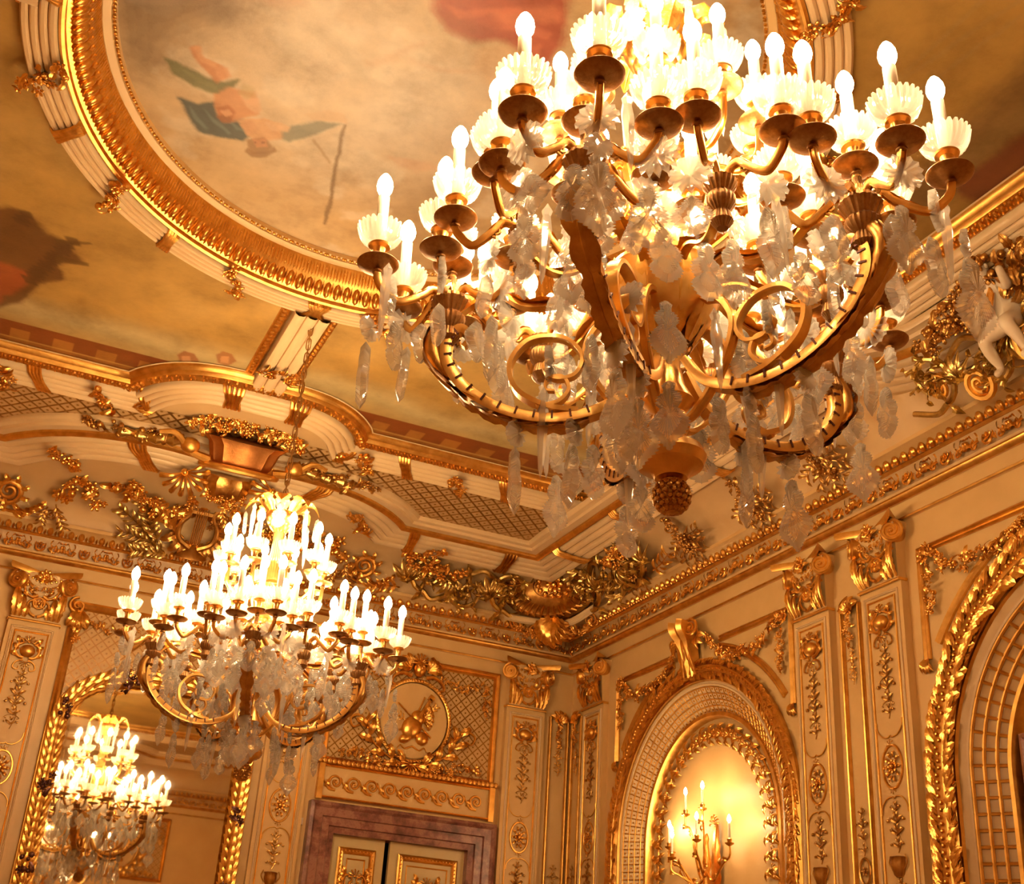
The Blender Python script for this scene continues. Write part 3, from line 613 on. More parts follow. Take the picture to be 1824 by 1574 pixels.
# all heights below are metres above the tip of the pine cone
ZB = 3.36
NARM, R_CL = 5, 0.855
CRS = 1.22                    # size of the crystals
def build_chandelier(label, loc, rot, chain_top):
    t = thing('chandelier', label, 'chandelier', T(*loc) @ RZ(rot), 'gilt crystal chandeliers of the ballroom')
    P = lambda mb, nm, mat, angle=0.7: mb.build(nm, mat, t, angle)
    # stem
    P(MB().add(*lathe([(0.05, 0.40), (0.10, 0.46), (0.07, 0.52), (0.05, 0.62), (0.09, 0.72), (0.17, 0.80), (0.215, 0.90), (0.225, 1.00), (0.235, 1.02), (0.22, 1.05), (0.13, 1.06), (0.10, 1.10), (0.095, 1.18), (0.105, 1.24), (0.12, 1.26), (0.11, 1.30), (0.09, 1.32), (0.12, 1.40), (0.155, 1.52), (0.165, 1.60), (0.14, 1.63), (0.07, 1.66), (0.055, 1.74), (0.075, 1.80), (0.06, 1.86), (0.05, 1.92), (0.045, 2.02), (0.05, 2.10), (0.09, 2.14), (0.10, 2.17), (0.07, 2.19)], 36)), 'stem', M['brass'])
    g, g2 = MB(), MB()
    for k in range(10): 
        a = 2 * PI * k / 10; tt = np.linspace(0, 1, 9); rr = 0.10 + 0.135 * np.sin(tt * PI / 2); zz = 0.70 + 0.34 * tt
        g.add(*acanthus(np.stack([rr * math.cos(a), rr * math.sin(a), zz], 1), 0.055, (-math.sin(a), math.cos(a), 0), 3))
        rr = 0.125 + 0.05 * tt; zz = 1.38 + 0.22 * tt; g2.add(*acanthus(np.stack([rr * math.cos(a), rr * math.sin(a), zz], 1), 0.045, (-math.sin(a), math.cos(a), 0), 3))
    P(g, 'bowl_leafage', M['gold']); P(g2, 'neck_leafage', M['gold'])
    # crown of leaves
    cr = P(MB().add(*lathe([(0.06, 2.14), (0.115, 2.18), (0.14, 2.24), (0.135, 2.27), (0.11, 2.27), (0.05, 2.22)], 28)), 'crown', M['brass'])
    for k in range(8):
        a = 2 * PI * k / 8; tt = np.linspace(0, 1, 14); rr = 0.09 + 0.23 * tt; zz = 2.23 + 0.20 * np.sin(tt * PI * 0.62) - 0.13 * tt ** 3
        g = MB().add(*acanthus(np.stack([rr * math.cos(a), rr * math.sin(a), zz], 1), 0.075, (-math.sin(a), math.cos(a), 0), 5)); g.build('crown_leaf', M['gold'], cr)
    # pine cone and its cup
    P(MB().add(*lathe([(0.03, 0.13), (0.06, 0.14), (0.075, 0.17), (0.12, 0.19), (0.135, 0.225), (0.12, 0.26), (0.085, 0.275), (0.06, 0.31), (0.08, 0.36), (0.05, 0.42)], 30)), 'lower_cup', M['brass'])
    g = MB().add(*ball(0.055, 0.055, 0.072, 14, 10), mat=T(0, 0, 0.07))
    for i in range(8):
        for j in range(14):
            th = 0.25 + i * 0.33; a = 2 * PI * (j + 0.5 * (i % 2)) / 14; g.add(*ball(0.012, 0.012, 0.009, 5, 4), mat=T(0, 0, 0.07) @ RZ(a) @ RY(PI - th) @ T(0, 0, 0.066))
    P(g, 'pine_cone', M['gold_dark'])
    # five scroll arms with their candle clusters
    arm = spline([(0.09, 0.62), (0.17, 0.50), (0.30, 0.425), (0.46, 0.405), (0.62, 0.445), (0.76, 0.535), (0.845, 0.66), (0.85, 0.77), (0.805, 0.815), (0.772, 0.775), (0.797, 0.742)], 7)
    back = spline([(0.84, 0.60), (0.905, 0.68), (0.92, 0.76), (0.90, 0.82), (R_CL, 0.86)], 7)
    c1_ = spline([(0.34, 0.43), (0.46, 0.455), (0.575, 0.53), (0.605, 0.65), (0.53, 0.755), (0.40, 0.76), (0.325, 0.68), (0.35, 0.595), (0.43, 0.58), (0.475, 0.635), (0.435, 0.675)], 7)
    c2_ = spline([(0.50, 0.455), (0.415, 0.475), (0.375, 0.53), (0.40, 0.585), (0.455, 0.58), (0.465, 0.535), (0.43, 0.525)], 7)
    c3_ = spline([(0.14, 0.86), (0.25, 0.82), (0.31, 0.70), (0.27, 0.56), (0.17, 0.42), (0.09, 0.36), (0.06, 0.40)], 7)
    cup2 = spline([(0.16, 0.92), (0.28, 1.00), (0.40, 0.93), (0.55, 0.92), (0.68, 0.99), (R_CL - 0.04, 0.90)], 7)
    for i in range(NARM):
        a = 2 * PI * i / NARM; ca, sa = math.cos(a), math.sin(a); sd = np.array([-sa, ca, 0])
        rz = lambda q: np.stack([q[:, 0] * ca, q[:, 0] * sa, q[:, 1]], 1)
        g = MB(); n = len(arm); wd = np.interp(np.linspace(0, 1, n), [0, .15, .55, .78, 1], [0.020, 0.029, 0.033, 0.026, 0.014])
        v, f = sweep(rz(arm), [(-1, -0.9), (1, -0.9), (1, 0.2), (0.75, 0.55), (0.35, 0.3), (-0.35, 0.3), (-0.75, 0.55), (-1, 0.2)], wd, sd * 0 + np.array([0, 0, 1.0]) if False else None); 
        g.add(v, f); sc = g.build('scroll_arm', M['brass'], t)
        nt = MB(); A3 = rz(arm); k_ = 12
        for q in range(14, n - 16, 3):
            tn = A3[q + 1] - A3[q - 1]; tn /= np.linalg.norm(tn)
            for sg in (1, -1):
                nrm = np.cross(sd, tn); cpt = A3[q] + sd * sg * wd[q] * 1.0 - nrm * 0.005
                nt.add(*box(-0.004, 0.004, -0.003, 0.003, -0.016, 0.016), mat=Matrix((tuple(tn) + (cpt[0],), tuple(sd) + (cpt[1],), tuple(nrm) + (cpt[2],), (0, 0, 0, 1))).to_3x3().transposed().to_4x4() if False else T(*cpt) @ RZ(a) @ RY(-math.atan2(tn[2], tn[0] * ca + tn[1] * sa)))
        nt.build('notch_marking', M['patina'], sc)
        g = MB()
        for q, w0 in ((c1_, 0.021), (c2_, 0.016)):
            v, f = sweep(rz(q), [(-1.3, -0.5), (1.3, -0.5), (1.3, 0.5), (0.5, 0.15), (-0.5, 0.15), (-1.3, 0.5)], np.linspace(w0, w0 * 0.55, len(q))); g.add(v, f)
        g.build('inner_scroll', M['brass'], sc)
        g = MB(); v, f = sweep(rz(c3_), STRAP, np.linspace(0.03, 0.018, len(c3_))); g.add(v, f)
        g.build('cage_strap', M['brass'], t)
        g = MB(); v, f = tube(rz(back), np.interp(np.linspace(0, 1, len(back)), [0, .3, .75, 1], [0.020, 0.040, 0.030, 0.034]), 12); g.add(v, f)
        g.add(*acanthus(rz(spline([(0.70, 0.47), (0.84, 0.56), (0.935, 0.68), (0.945, 0.78), (0.915, 0.86)], 6)), 0.060, sd, 5))
        for k in range(7):
            i0 = 14 + 4 * k; seg = A3[i0:i0 + 9]; tn = A3[i0 + 5] - A3[i0 + 3]; tn /= np.linalg.norm(tn); nr = np.cross(sd, tn); nr = nr if nr[2] < 0 or (nr[0] * ca + nr[1] * sa) > 0.3 else -nr
            g.add(*acanthus(seg + nr * (0.030 + 0.018 * np.sin(np.linspace(0, PI, len(seg))))[:, None], 0.045, -sd, 4, 0.4))
        g.build('leaf_strut', M['gold_dark'], t)
        g = MB(); v, f = sweep(rz(cup2), [(-1, -0.5), (1, -0.5), (0.6, 0.5), (-0.6, 0.5)], 0.02); g.add(v, f); g.add(*acanthus(rz(cup2[4:26] + np.array([0, 0.02])), 0.05, sd, 5)); g.build('tie_bar', M['gold'], t)
        # hub of the cluster
        C = np.array([R_CL * ca, R_CL * sa, 0])
        hub = MB().add(*lathe([(0.02, 0.86), (0.045, 0.89), (0.035, 0.93), (0.058, 0.96), (0.062, 0.985), (0.05, 1.00), (0.066, 1.03), (0.078, 1.055), (0.070, 1.075), (0.03, 1.085), (0.018, 1.10), (0.016, 1.20)], 80, 20, 0.035), mat=T(C[0], C[1], -0.105)).build('cluster_hub', M['bronze'], t)
        for k in range(6):
            b_ = a + 2 * PI * (k + 0.5) / 6; m_ = T(C[0], C[1], 0.945) @ RZ(b_); rr, up_ = (0.315, 0.09) if k % 2 == 0 else (0.265, 0.07)
            br = child(BR1 if k % 2 == 0 else BR2, 'candle_branch', t, m_); candle(br, (rr, 0, up_))
        br = MB().add(*lathe([(0.012, -0.10), (0.02, -0.07), (0.012, -0.04), (0.018, -0.02)], 12)).build('candle_branch', M['brass'], t); br.matrix_local = T(C[0], C[1], 1.10); candle(br, (0, 0, 0.02))
        # smaller hub between two arms, three candles
        a2 = a + PI / NARM; H = np.array([0.64 * math.cos(a2), 0.64 * math.sin(a2), 0])
        tie = np.stack([np.linspace(0.15, 0.64, 18) * math.cos(a2), np.linspace(0.15, 0.64, 18) * math.sin(a2), 0.92 + 0.06 * np.sin(np.linspace(0, 2 * PI, 18))], 1)
        g = MB(); v, f = sweep(tie, STRAP, 0.018); g.add(v, f); g.add(*acanthus(tie[2:14] + np.array([0, 0, 0.02]), 0.045, (-math.sin(a2), math.cos(a2), 0), 4)); g.build('tie_bar', M['gold'], t)
        MB().add(*lathe([(0.02, 0.80), (0.04, 0.83), (0.03, 0.87), (0.05, 0.90), (0.052, 0.93), (0.04, 0.95), (0.058, 0.98), (0.062, 1.00), (0.03, 1.02)], 80, 20, 0.035), mat=T(*H)).build('cluster_hub', M['bronze'], t)
        for k, (b2, me_, rr, up_) in enumerate(((0.62, BR2, 0.265, 0.07), (-0.62, BR2, 0.265, 0.07), (PI, BR2, 0.265, 0.07))):
            br = child(me_, 'candle_branch', t, T(H[0], H[1], 1.00) @ RZ(a2 + b2)); candle(br, (rr, 0, up_))
    # upper ring of candles
    for k in range(10):
        b_ = 2 * PI * (k + 0.5) / 10; m_ = T(0.10 * math.cos(b_), 0.10 * math.sin(b_), 1.52) @ RZ(b_)
        br = child(BR3, 'candle_branch', t, m_); candle(br, (0.33, 0, 0.16))
    # crystals
    R_ = random.Random(11)
    def hang(me, nm, r, a, z, yaw=None, sc=1.0, tilt=0.0):
        return child(me, nm, t, T(r * math.cos(a), r * math.sin(a), z) @ RZ((a - PI / 2 if yaw is None else yaw) + R_.uniform(-.6, .6)) @ RX(tilt + R_.uniform(-.07, .07)) @ SC(sc * CRS * R_.uniform(0.92, 1.08)))
    D = [DROP_A, DROP_B, DROP_C]
    def at(i, rr, bb, r0=R_CL, off=0.0): a = 2 * PI * i / NARM + off; x, y = r0 * math.cos(a) + rr * math.cos(a + bb), r0 * math.sin(a) + rr * math.sin(a + bb); return math.hypot(x, y), math.atan2(y, x)
    for i in range(NARM):
        for k in range(6):
            r, a = at(i, 0.22, 2 * PI * (k + 0.5) / 6); z = 0.90 + R_.uniform(-0.03, 0.03)
            r2, a2_ = at(i, 0.255, 2 * PI * (k + 0.5) / 6); hang(ROS, 'crystal_rosette', r2, a2_, z + 0.02); hang(D[(k + i) % 3], 'crystal_drop', r, a, z - 0.09)
            if k % 3 == 0: r, a = at(i, 0.11, 2 * PI * k / 6); hang(D[(k + i + 1) % 3], 'crystal_drop', r, a, 0.86)
        for k in (0, 3):
            r, a = at(i, 0.31, 2 * PI * (k + 0.5) / 6 + 0.30); hang(SPEAR, 'crystal_spear', r, a, 1.00)
        r, a = at(i, 0.33, 0.5); hang(ROS_S, 'crystal_rosette', r, a, 0.74); hang(D[0], 'crystal_drop', r, a, 0.68, sc=1.1)
        a = 2 * PI * i / NARM
        for rr, zz in ((0.36, 0.40), (0.58, 0.40)): hang(ROS_S, 'crystal_rosette', rr, a, zz - 0.055); hang(D[i % 2], 'crystal_drop', rr, a, zz - 0.11)
        hang(ROS, 'crystal_rosette', 0.46, a + 0.02, 0.64); hang(SPEAR, 'crystal_spear', 0.47, a + 0.03, 0.54)
        for k in range(3): r, a = at(i, 0.16, PI / 3 + 2 * PI * k / 3, 0.64, PI / NARM); hang(ROS, 'crystal_rosette', r, a, 0.95); hang(D[k], 'crystal_drop', r, a, 0.86)
    for k in range(10):
        a = 2 * PI * (k + 0.5) / 10
        hang(D[k % 3], 'crystal_drop', 0.20 + 0.1 * (k % 2), a, 0.44 - 0.10 * (k % 2))
        hang(D[(k + 1) % 2], 'crystal_drop', 0.43, a, 0.95, sc=1.1); hang(ROS, 'crystal_rosette', 0.43, a, 1.03)
        hang(SPEAR if k % 2 else DROP_A, 'crystal_spear' if k % 2 else 'crystal_drop', 0.30, a, 0.72)
    for k in range(8):
        a = 2 * PI * k / 8; hang(SPEAR if k % 2 else DROP_B, 'crystal_spear' if k % 2 else 'crystal_drop', 0.31, a, 2.27)
    # chain
    g = MB(); z0, z1 = 2.19, chain_top - ZB; n = int((z1 - z0) / 0.075)
    for k in range(n):
        l_ = spline([(0.016, 0, 0.05), (0.016, 0, -0.05), (-0.016, 0, -0.05), (-0.016, 0, 0.05)], 5, True); v, f = tube(l_, 0.006, 5, True)
        g.add(v, f, T(0, 0, z0 + (k + 0.5) * (z1 - z0) / n) @ RZ(k * PI / 2))
        if k % 5 == 4: g.add(*ball(0.024, 0.024, 0.03), mat=T(0, 0, z0 + (k + 1) * (z1 - z0) / n))
    v, f = tube(spline([(0.015, 0.0, z0), (0.03, 0.01, (z0 + z1) / 2), (0.014, 0, z1)], 10), 0.005, 5); g.add(v, f)
    P(g, 'chain', M['chain'])
    return t
# the nearer one hangs slightly out of plumb
LEAN = Matrix.Rotation(math.radians(2.6), 4, Vector((-math.sin(math.radians(31.4)) * 0.84 - math.cos(math.radians(31.4)) * 0.5, -math.cos(math.radians(31.4)) * 0.84 + math.sin(math.radians(31.4)) * 0.5, 0)))
CH2 = build_chandelier('small-looking whole crystal chandelier on a chain, in front of the wall mirror', (-5.41, -4.95, ZB), ROT2, 7.62)
CH1 = dup(CH2, T(-5.41, -11.40, ZB) @ LEAN @ RZ(ROT1), 'huge crystal chandelier with gilt scroll arms, its top cut off by the frame')

# ================================================================== CEILING PAINTINGS
def poly_mask(P, poly):
    x, y = P[:, 0], P[:, 1]; ins = np.zeros(len(P), bool); n = len(poly); j = n - 1
    for i in range(n):
        xi, yi, xj, yj = *poly[i], *poly[j]
        c = ((yi > y) != (yj > y)) & (x < (xj - xi) * (y - yi) / (yj - yi + 1e-12) + xi); ins ^= c; j = i
    return ins
def px_poly(pts, z): return [tuple(on_z(px, py, z)[:2]) for px, py in pts]
def vnoise(P, s, seed):
    r = np.random.default_rng(seed); G = r.random((64, 64)); q = P / s; i = np.floor(q).astype(int); f = q - i; f = f * f * (3 - 2 * f)
    g = lambda a, b_: G[(i[:, 0] + a) % 64, (i[:, 1] + b_) % 64]
    return (g(0, 0) * (1 - f[:, 0]) + g(1, 0) * f[:, 0]) * (1 - f[:, 1]) + (g(0, 1) * (1 - f[:, 0]) + g(1, 1) * f[:, 0]) * f[:, 1]
def fbm(P, s, seed): return sum(vnoise(P, s / 2 ** k, seed + k) * 0.5 ** (k + 1) for k in range(5))
def blend(C, m, col): C[:] = C * (1 - m[:, None]) + np.array(col)[None] * m[:, None]
def soft(P, poly, edge):
    P = P + (np.stack([fbm(P, 0.16, 71), fbm(P, 0.16, 83)], 1) - 0.48) * min(0.10, edge * 4)
    # soft-edged polygon: averaged over a few jittered tests
    m = np.zeros(len(P))
    for k in range(12):
        a = 2.4 * k; r = edge * math.sqrt((k + 0.5) / 12); m += poly_mask(P + r * np.array([math.cos(a), math.sin(a)]), poly)
    return m / 12
def canvas(name, step, x0, x1, y0, y1, keep, color, z, label, cat='ceiling painting'):
    nx, ny = int((x1 - x0) / step) + 1, int((y1 - y0) / step) + 1
    X, Y = np.meshgrid(np.linspace(x0, x1, nx), np.linspace(y0, y1, ny), indexing='ij'); P = np.stack([X.ravel(), Y.ravel()], 1)
    C = color(P); cells = [(i * ny + j, i * ny + j + 1, (i + 1) * ny + j + 1, (i + 1) * ny + j) for i in range(nx - 1) for j in range(ny - 1)]
    ctr = P.reshape(nx, ny, 2)[:-1, :-1].reshape(-1, 2) + step / 2; k = keep(ctr); F = [c for c, q in zip(cells, k) if q]
    used = np.unique(np.array(F).ravel()); mp = -np.ones(len(P), int); mp[used] = np.arange(len(used))
    me = bpy.data.meshes.new(name); V = np.c_[P[used], np.full(len(used), z)]
    me.from_pydata(V.tolist(), [], mp[np.array(F)].tolist()); me.materials.append(M['canvas'])
    at = me.color_attributes.new('paint', 'FLOAT_COLOR', 'POINT'); at.data.foreach_set('color', np.c_[np.clip(C[used], 0, 1), np.ones(len(used))].astype(np.float32).ravel())
    o = bpy.data.objects.new(name, me); COL.objects.link(o); return tag(o, label, cat)
ZP = 7.94
def paint_oval(P):
    n1, n2 = fbm(P, 1.6, 3), fbm(P, 0.5, 20); C = np.tile(np.array([0.56, 0.37, 0.17]), (len(P), 1))
    cx, cy = on_z(640, 130, ZP)[:2]; d = np.hypot((P[:, 0] - cx) / 1.8, (P[:, 1] - cy) / 1.5)
    blend(C, np.clip(1.25 - d, 0, 1) * 0.9, (0.68, 0.61, 0.51))
    blend(C, np.clip((n1 - 0.42) * 3, 0, 0.55), (0.60, 0.44, 0.25)); blend(C, np.clip((0.45 - n1) * 4, 0, 0.7), (0.30, 0.19, 0.09))
    blend(C, np.clip((n2 - 0.52) * 4, 0, 0.35), (0.78, 0.70, 0.56))
    blend(C, soft(P, px_poly([(205, -30), (480, -30), (430, 40), (330, 70), (270, 140), (215, 110)], ZP), 0.25) * 0.75, (0.20, 0.12, 0.055))
    S_ = lambda pts, e, col, k=1.0: blend(C, soft(P, px_poly(pts, ZP), e) * k, col)
    # red drapery and pale bodies of the group at the top
    S_([(770, -30), (1010, -30), (1008, 60), (985, 110), (960, 150), (935, 165), (950, 110), (900, 70), (850, 75), (800, 55), (775, 20)], 0.05, (0.42, 0.085, 0.05), 0.9)
    S_([(860, 20), (990, 10), (1000, 40), (900, 45)], 0.04, (0.66, 0.24, 0.14), 0.7)
    S_([(770, 10), (840, 35), (858, 78), (830, 70), (790, 45)], 0.04, (0.35, 0.12, 0.06), 0.5)
    S_([(850, 85), (920, 75), (930, 130), (905, 155), (870, 150), (845, 120)], 0.05, (0.66, 0.45, 0.27), 0.6)
    S_([(455, -20), (530, -20), (550, 10), (490, 18)], 0.05, (0.62, 0.40, 0.26), 0.5)
    # two flying children with blue-green drapery
    S_([(288, 102), (320, 108), (365, 140), (400, 148), (428, 140), (420, 155), (385, 166), (345, 158), (312, 134)], 0.02, (0.15, 0.16, 0.06), 0.9)
    S_([(340, 82), (352, 78), (362, 105), (400, 118), (408, 140), (385, 150), (362, 125), (348, 100)], 0.018, (0.55, 0.24, 0.10), 0.9)
    S_([(312, 168), (350, 182), (385, 178), (420, 205), (460, 230), (430, 250), (390, 248), (350, 232), (335, 200)], 0.02, (0.055, 0.085, 0.085), 0.92)
    S_([(480, 235), (520, 225), (570, 215), (612, 222), (560, 240), (510, 250)], 0.02, (0.16, 0.18, 0.13), 0.8)
    S_([(378, 165), (410, 155), (455, 165), (462, 200), (430, 215), (400, 218), (382, 195)], 0.02, (0.60, 0.29, 0.13), 0.9)
    S_([(385, 190), (408, 185), (424, 200), (415, 216), (392, 212)], 0.012, (0.45, 0.18, 0.07), 0.9)
    S_([(425, 215), (470, 210), (505, 225), (500, 245), (470, 250), (440, 240)], 0.018, (0.66, 0.38, 0.19), 0.9)
    S_([(438, 248), (470, 242), (485, 258), (478, 274), (452, 276), (440, 262)], 0.014, (0.34, 0.19, 0.08), 0.9)
    S_([(448, 246), (472, 244), (478, 260), (458, 264)], 0.012, (0.58, 0.29, 0.14), 0.9)
    S_([(545, 205), (585, 196), (612, 200), (620, 222), (600, 216), (560, 214)], 0.014, (0.62, 0.42, 0.25), 0.6)
    S_([(612, 222), (618, 222), (588, 380), (580, 400), (574, 400), (582, 370)], 0.012, (0.22, 0.13, 0.05), 0.85)
    S_([(555, 248), (560, 246), (592, 290), (588, 292)], 0.01, (0.40, 0.27, 0.13), 0.6)
    S_([(690, 280), (760, 290), (790, 300), (740, 306), (700, 296)], 0.03, (0.56, 0.33, 0.2), 0.5)
    # folds, limbs and faces
    for pts in ([(335, 185), (352, 205), (372, 228), (366, 230), (346, 210)], [(360, 190), (385, 212), (410, 238), (404, 240), (380, 216)], [(395, 205), (425, 226), (448, 234), (420, 232)]): S_(pts, 0.012, (0.17, 0.22, 0.20), 0.7)
    S_([(322, 118), (350, 138), (390, 154), (384, 160), (346, 146)], 0.012, (0.25, 0.25, 0.11), 0.7)
    for pts, c in (([(344, 82), (354, 80), (366, 106), (388, 116), (384, 124), (360, 114)], (0.66, 0.36, 0.19)), ([(384, 120), (406, 120), (414, 136), (398, 146), (386, 138)], (0.64, 0.33, 0.17)), ([(430, 170), (460, 176), (468, 196), (452, 200), (440, 186)], (0.68, 0.42, 0.24)),
                   ([(468, 216), (500, 218), (520, 226), (512, 234), (484, 232)], (0.70, 0.45, 0.26)), ([(428, 222), (446, 214), (456, 226), (440, 240)], (0.64, 0.36, 0.19))): S_(pts, 0.014, c, 0.85)
    S_([(386, 206), (404, 202), (416, 210), (410, 219), (394, 218)], 0.012, (0.30, 0.12, 0.045), 0.85); S_([(392, 196), (410, 194), (418, 204), (404, 208)], 0.010, (0.66, 0.36, 0.19), 0.85)
    S_([(440, 262), (452, 272), (476, 272), (488, 258), (492, 268), (476, 282), (450, 281), (436, 270)], 0.012, (0.30, 0.16, 0.06), 0.8)
    for x in (452, 466): S_([(x, 252), (x + 5, 251), (x + 6, 255), (x + 1, 256)], 0.005, (0.28, 0.12, 0.06), 0.8)
    S_([(432, 150), (452, 158), (456, 172), (440, 178), (428, 166)], 0.02, (0.44, 0.34, 0.16), 0.6)
    for pts in ([(790, 5), (830, 20), (900, 12), (960, 20), (955, 28), (880, 22), (820, 34)], [(880, 45), (940, 42), (985, 60), (975, 70), (930, 56)], [(930, 85), (965, 75), (960, 110), (940, 130)]): S_(pts, 0.02, (0.62, 0.20, 0.12), 0.7)
    for pts in ([(640, 110), (700, 95), (760, 70), (764, 78), (706, 106), (650, 122)], [(700, 100), (780, 115), (850, 130), (848, 136), (770, 124)]): S_(pts, 0.03, (0.60, 0.38, 0.24), 0.45)
    S_([(555, 40), (620, 80), (660, 140), (640, 150), (600, 100), (545, 60)], 0.08, (0.36, 0.29, 0.18), 0.4); S_([(500, 60), (560, 90), (540, 130), (490, 100)], 0.1, (0.40, 0.32, 0.20), 0.4)
    return C * 0.86
cen = canvas('oval_ceiling_painting', 0.0125, XC - 2.4, XC + 2.4, YC - 2.6, YC + 2.6, lambda c: ((c[:, 0] - XC) / (EA - 0.555)) ** 2 + ((c[:, 1] - YC) / (EB - 0.555)) ** 2 < 1, paint_oval, ZP, 'oval ceiling painting of a cloudy sky with flying children and red drapery', 'painting')
ZQ = 7.625
def paint_side(P):
    n1, n2 = fbm(P, 1.3, 31), fbm(P, 0.35, 44); C = np.tile(np.array([0.50, 0.31, 0.10]), (len(P), 1))
    blend(C, np.clip((n1 - 0.45) * 3, 0, 0.6), (0.58, 0.40, 0.17)); blend(C, np.clip((0.45 - n1) * 3, 0, 0.5), (0.38, 0.23, 0.08))
    e = np.minimum(-2.94 - P[:, 1], 99); w = fbm(P, 0.9, 57)       # distance in from the end-wall frame
    blend(C, np.clip(1 - np.abs(e - 0.75 - 0.4 * (w - .5)) / 0.42, 0, 1) * 0.75, (0.50, 0.44, 0.27))
    blend(C, np.clip(1 - np.abs(e - 0.85 - 0.5 * (w - .5)) / 0.16, 0, 1) * 0.5, (0.66, 0.54, 0.34))
    # painted balustrade along the frame: red rail, ochre balusters
    rail = (e < 0.46) & (e > -0.4); blend(C, rail * 0.97, (0.24, 0.055, 0.014))
    q = ((P[:, 0] / 0.42) % 1.0); blend(C, ((e < 0.32) & (q < 0.45)) * 0.85, (0.46, 0.20, 0.05)); blend(C, ((e < 0.10)) * 0.8, (0.36, 0.14, 0.035))
    blend(C, ((e < 0.13) & (e > 0.10)) * 0.7, (0.62, 0.40, 0.14))
    S_ = lambda pts, ed, col, k=1.0: blend(C, soft(P, px_poly(pts, ZQ), ed) * k, col)
    # two small heads above the rail
    for hx, fx in ((332, 1), (400, -1)):
        S_([(hx - 18, 645), (hx + 20, 655), (hx + 22, 668), (hx - 10, 668)], 0.02, (0.66, 0.44, 0.26), 0.8)
        S_([(hx - 18, 632), (hx - 4, 625), (hx + 16, 630), (hx + 22, 643), (hx + 8, 651), (hx - 12, 647)], 0.012, (0.36, 0.14, 0.06), 0.9)
        S_([(hx - 10 * fx, 634), (hx + 6 * fx, 634), (hx + 8 * fx, 646), (hx - 8 * fx, 647)], 0.010, (0.64, 0.34, 0.19), 0.9)
    # dark tree with red cloth at the left
    S_([(-60, 375), (20, 365), (55, 385), (90, 415), (128, 440), (150, 466), (105, 470), (120, 500), (75, 505), (40, 540), (-60, 560)], 0.04, (0.13, 0.05, 0.02), 0.9)
    S_([(-60, 455), (10, 470), (60, 490), (40, 515), (10, 530), (-60, 590)], 0.04, (0.38, 0.09, 0.035), 0.85)
    for k in range(26):
        a = 20 + 130 * ((k * 0.618) % 1); b_ = 372 + 120 * ((k * 0.382 + .1) % 1)
        if b_ - 365 > (a - 20) * 0.55: S_([(a, b_), (a + 24, b_ + 6), (a + 32, b_ + 22), (a + 10, b_ + 14)], 0.012, (0.10, 0.045, 0.02), 0.8)
    S_([(95, 425), (160, 432), (165, 436), (100, 434)], 0.01, (0.12, 0.06, 0.02), 0.8); S_([(100, 455), (158, 468), (160, 474), (100, 466)], 0.01, (0.12, 0.06, 0.02), 0.8)
    # dusky bands and a dark red cloth on the long side
    S_([(1520, 400), (1824, 115), (1990, -60), (2050, 60), (1824, 265), (1700, 345), (1600, 420)], 0.16, (0.22, 0.13, 0.06), 0.85)
    S_([(1690, 330), (1760, 290), (1824, 238), (1900, 190), (1900, 380), (1760, 380)], 0.05, (0.20, 0.055, 0.035), 0.9)
    S_([(1690, 300), (1790, 205), (1830, 190), (1830, 225), (1720, 310)], 0.06, (0.36, 0.24, 0.11), 0.6)
    for x0, y0, x1, y1 in ((1500, 210, 1824, -10), (1520, 240, 1824, 20), (1470, 250, 1760, -10)): S_([(x0, y0), (x1, y1), (x1 + 2, y1 + 7), (x0 + 2, y0 + 7)], 0.012, (0.42, 0.28, 0.12), 0.6)
    return C * np.array([0.76, 0.71, 0.56])
def keep_side(sx, sy):
    def k(c):
        x, y = c[:, 0], c[:, 1]; out = ((x - XC) / (EA - 0.12)) ** 2 + ((y - YC) / (EB - 0.12)) ** 2 > 1
        return out & ((x - XC) * sx > 0.02) & ((y - YC) * sy > 0.02)
    return k
canvas('side_ceiling_painting', 0.014, -8.95, XC, YC, -2.45, keep_side(-1, 1), paint_side, ZQ, 'ceiling painting with a dark tree, two heads and a red balustrade, left of the rib', 'painting')
canvas('side_ceiling_painting', 0.018, XC, -1.1, YC, -2.45, keep_side(1, 1), paint_side, ZQ, 'ceiling painting of pale sky over a red balustrade, right of the reeded rib', 'painting')
canvas('side_ceiling_painting', 0.020, XC, -1.1, -14.4, YC, keep_side(1, -1), paint_side, ZQ, 'dusky brown ceiling painting with a dark red corner, behind the huge chandelier', 'painting')
canvas('side_ceiling_painting', 0.06, -8.95, XC, -14.4, YC, keep_side(-1, -1), paint_side, ZQ, 'ochre ceiling painting outside the oval frame at the upper left corner', 'painting')

